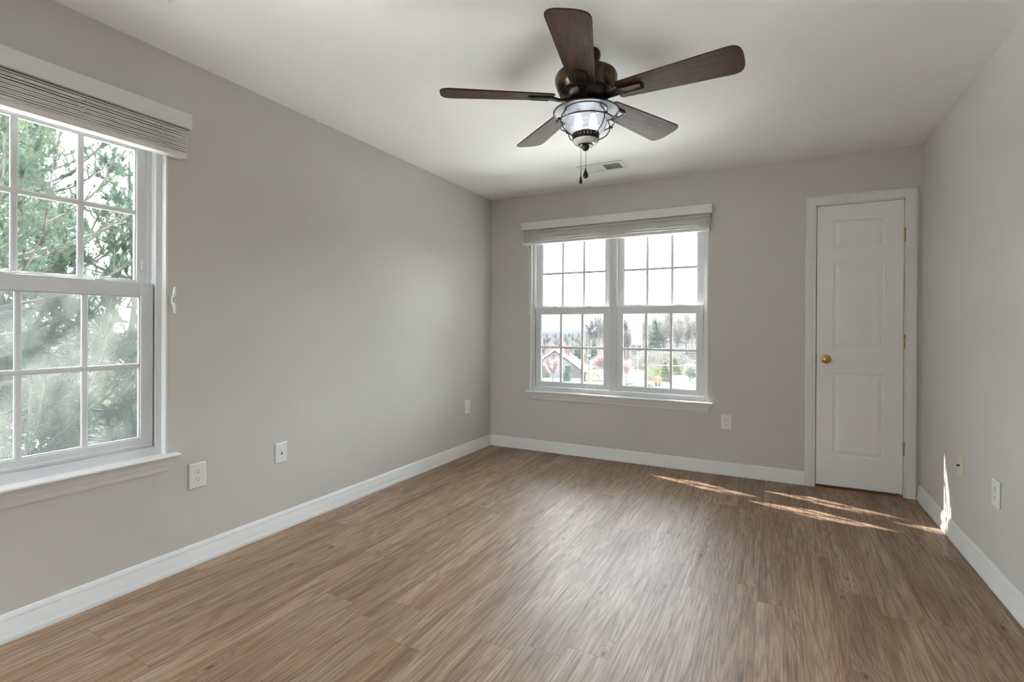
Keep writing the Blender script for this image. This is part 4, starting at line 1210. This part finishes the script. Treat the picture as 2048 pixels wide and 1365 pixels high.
# ---------------------------------------------------------------- near pines outside the left window
def near_pine(name, loc, H_, rad_fn, seed, label, nwh=34, z0=3.0, needles=9, per=40, sector=None, tuft=.085, wid=.0017, group=None, side=None):
    """white pine: whorled limbs, twigs and needle tufts."""
    r_ = root(name, loc, label, 'tree', group)
    rr = random.Random(seed); rng = np.random.default_rng(seed)
    segs = []; tips = []; dirs = []
    prev = Vector((0, 0, 0)); n = 14
    for i in range(1, n + 1):
        q = Vector((rr.gauss(0, .03), rr.gauss(0, .03), H_ * i / n))
        segs.append((prev, q, .14 * (1 - (i - 1) / n) + .012, .14 * (1 - i / n) + .012)); prev = q
    for w_ in range(nwh):
        z = z0 + (H_ - z0) * (w_ / nwh) ** .95
        for k in range(rr.randint(4, 6)):
            a = rr.uniform(0, 2 * math.pi)
            Lr = rad_fn(z, a) * rr.uniform(.75, 1.08)
            if Lr < .15: continue
            d = Vector((math.cos(a), math.sin(a), rr.uniform(-.05, .22)))
            p = Vector((0, 0, z)); m_ = max(5, int(Lr / .16)); r0 = .006 + .0065 * Lr
            for i in range(m_):
                f_ = i / m_
                d2 = (d + Vector((rr.gauss(0, .10), rr.gauss(0, .10), .05 + .35 * f_ * f_))).normalized()
                q = p + d2 * (Lr / m_); segs.append((p, q, r0 * (1 - .8 * f_), r0 * (1 - .8 * (f_ + 1 / m_)))); d = d2
                if f_ > .18:
                    for s_ in range(rr.randint(1, 3)):
                        sd_ = Vector((rr.gauss(0, 1), rr.gauss(0, 1), rr.uniform(-.1, .7))).normalized()
                        td = (d2 * .8 + sd_ * .9).normalized(); tl = rr.uniform(.12, .34) * (1.25 - .6 * f_)
                        q0 = q
                        for t_ in range(3):
                            td = (td + Vector((0, 0, .12)) + Vector((rr.gauss(0, .12),) * 3)).normalized()
                            q1 = q0 + td * tl / 3; segs.append((q0, q1, .0035 - .0008 * t_, .0028 - .0008 * t_)); q0 = q1
                            tips.append(q1[:]); dirs.append(td[:])
                tips.append(q[:]); dirs.append(d2[:])
                p = q
            for i in range(2): tips.append(p[:]); dirs.append(d[:])
    V, Fs = segs_to_mesh(segs, 5)
    npmesh('branches', V, Fs, [BARKD], r_)
    T_ = np.array(tips); D_ = np.array(dirs); K = len(T_)
    base_ = np.repeat(T_, per, 0) - np.repeat(D_, per, 0) * (rng.random((K * per, 1)) * .05)
    dirn = np.repeat(D_, per, 0) * .75 + rng.normal(0, .50, (K * per, 3)); dirn[:, 2] += .12
    dirn /= np.linalg.norm(dirn, axis=1)[:, None]
    ln = tuft * (.7 + .5 * rng.random((K * per, 1)))
    sdv = np.cross(dirn, rng.normal(0, 1, (K * per, 3))); sdv /= np.linalg.norm(sdv, axis=1)[:, None]
    V = np.stack([base_ - sdv * wid, base_ + sdv * wid, base_ + dirn * ln], 1).reshape(-1, 3)
    o = npmesh('needles', V, np.arange(len(V)).reshape(-1, 3), [NEED], r_)
    return r_
def rad1(z, a):
    zz = z + GZ
    base_ = 2.7 if zz < 1.4 else max(.9, 2.7 - (zz - 1.4) * 1.3)
    if zz > 3.2: base_ = max(.5, 2.2 - (zz - 3.2) * .45)
    return base_ * (.55 + .45 * (.5 + .5 * math.sin(a)) ** .7)
near_pine('pine_tree', (-6.2, 1.55, GZ), 15.5, rad1, 5, 'large green pine filling the left half of the near window', nwh=52, z0=4.6)
def rad2(z, a):
    return max(.28, 2.5 - max(0, z + GZ - .4) * .85)
near_pine('pine_tree', (-7.4, 3.45, GZ), 12.3, rad2, 8, 'smaller pine with pale new growth low in the near window, right side', nwh=46, z0=3.2, per=36, tuft=.095, wid=.0019)
conifer('spruce_tree', 61, 19, 3.6, (-17.5, 5.2, GZ), 'dark spruce standing behind the near pines', 'tree', NEEDF, n=60000, size=.07, base=.05)
conifer('spruce_tree', 62, 9.2, 3.6, (-24, 13.0, GZ), 'broad low spruce behind the smaller pine', 'tree', NEEDF, n=50000, size=.07, base=.02)
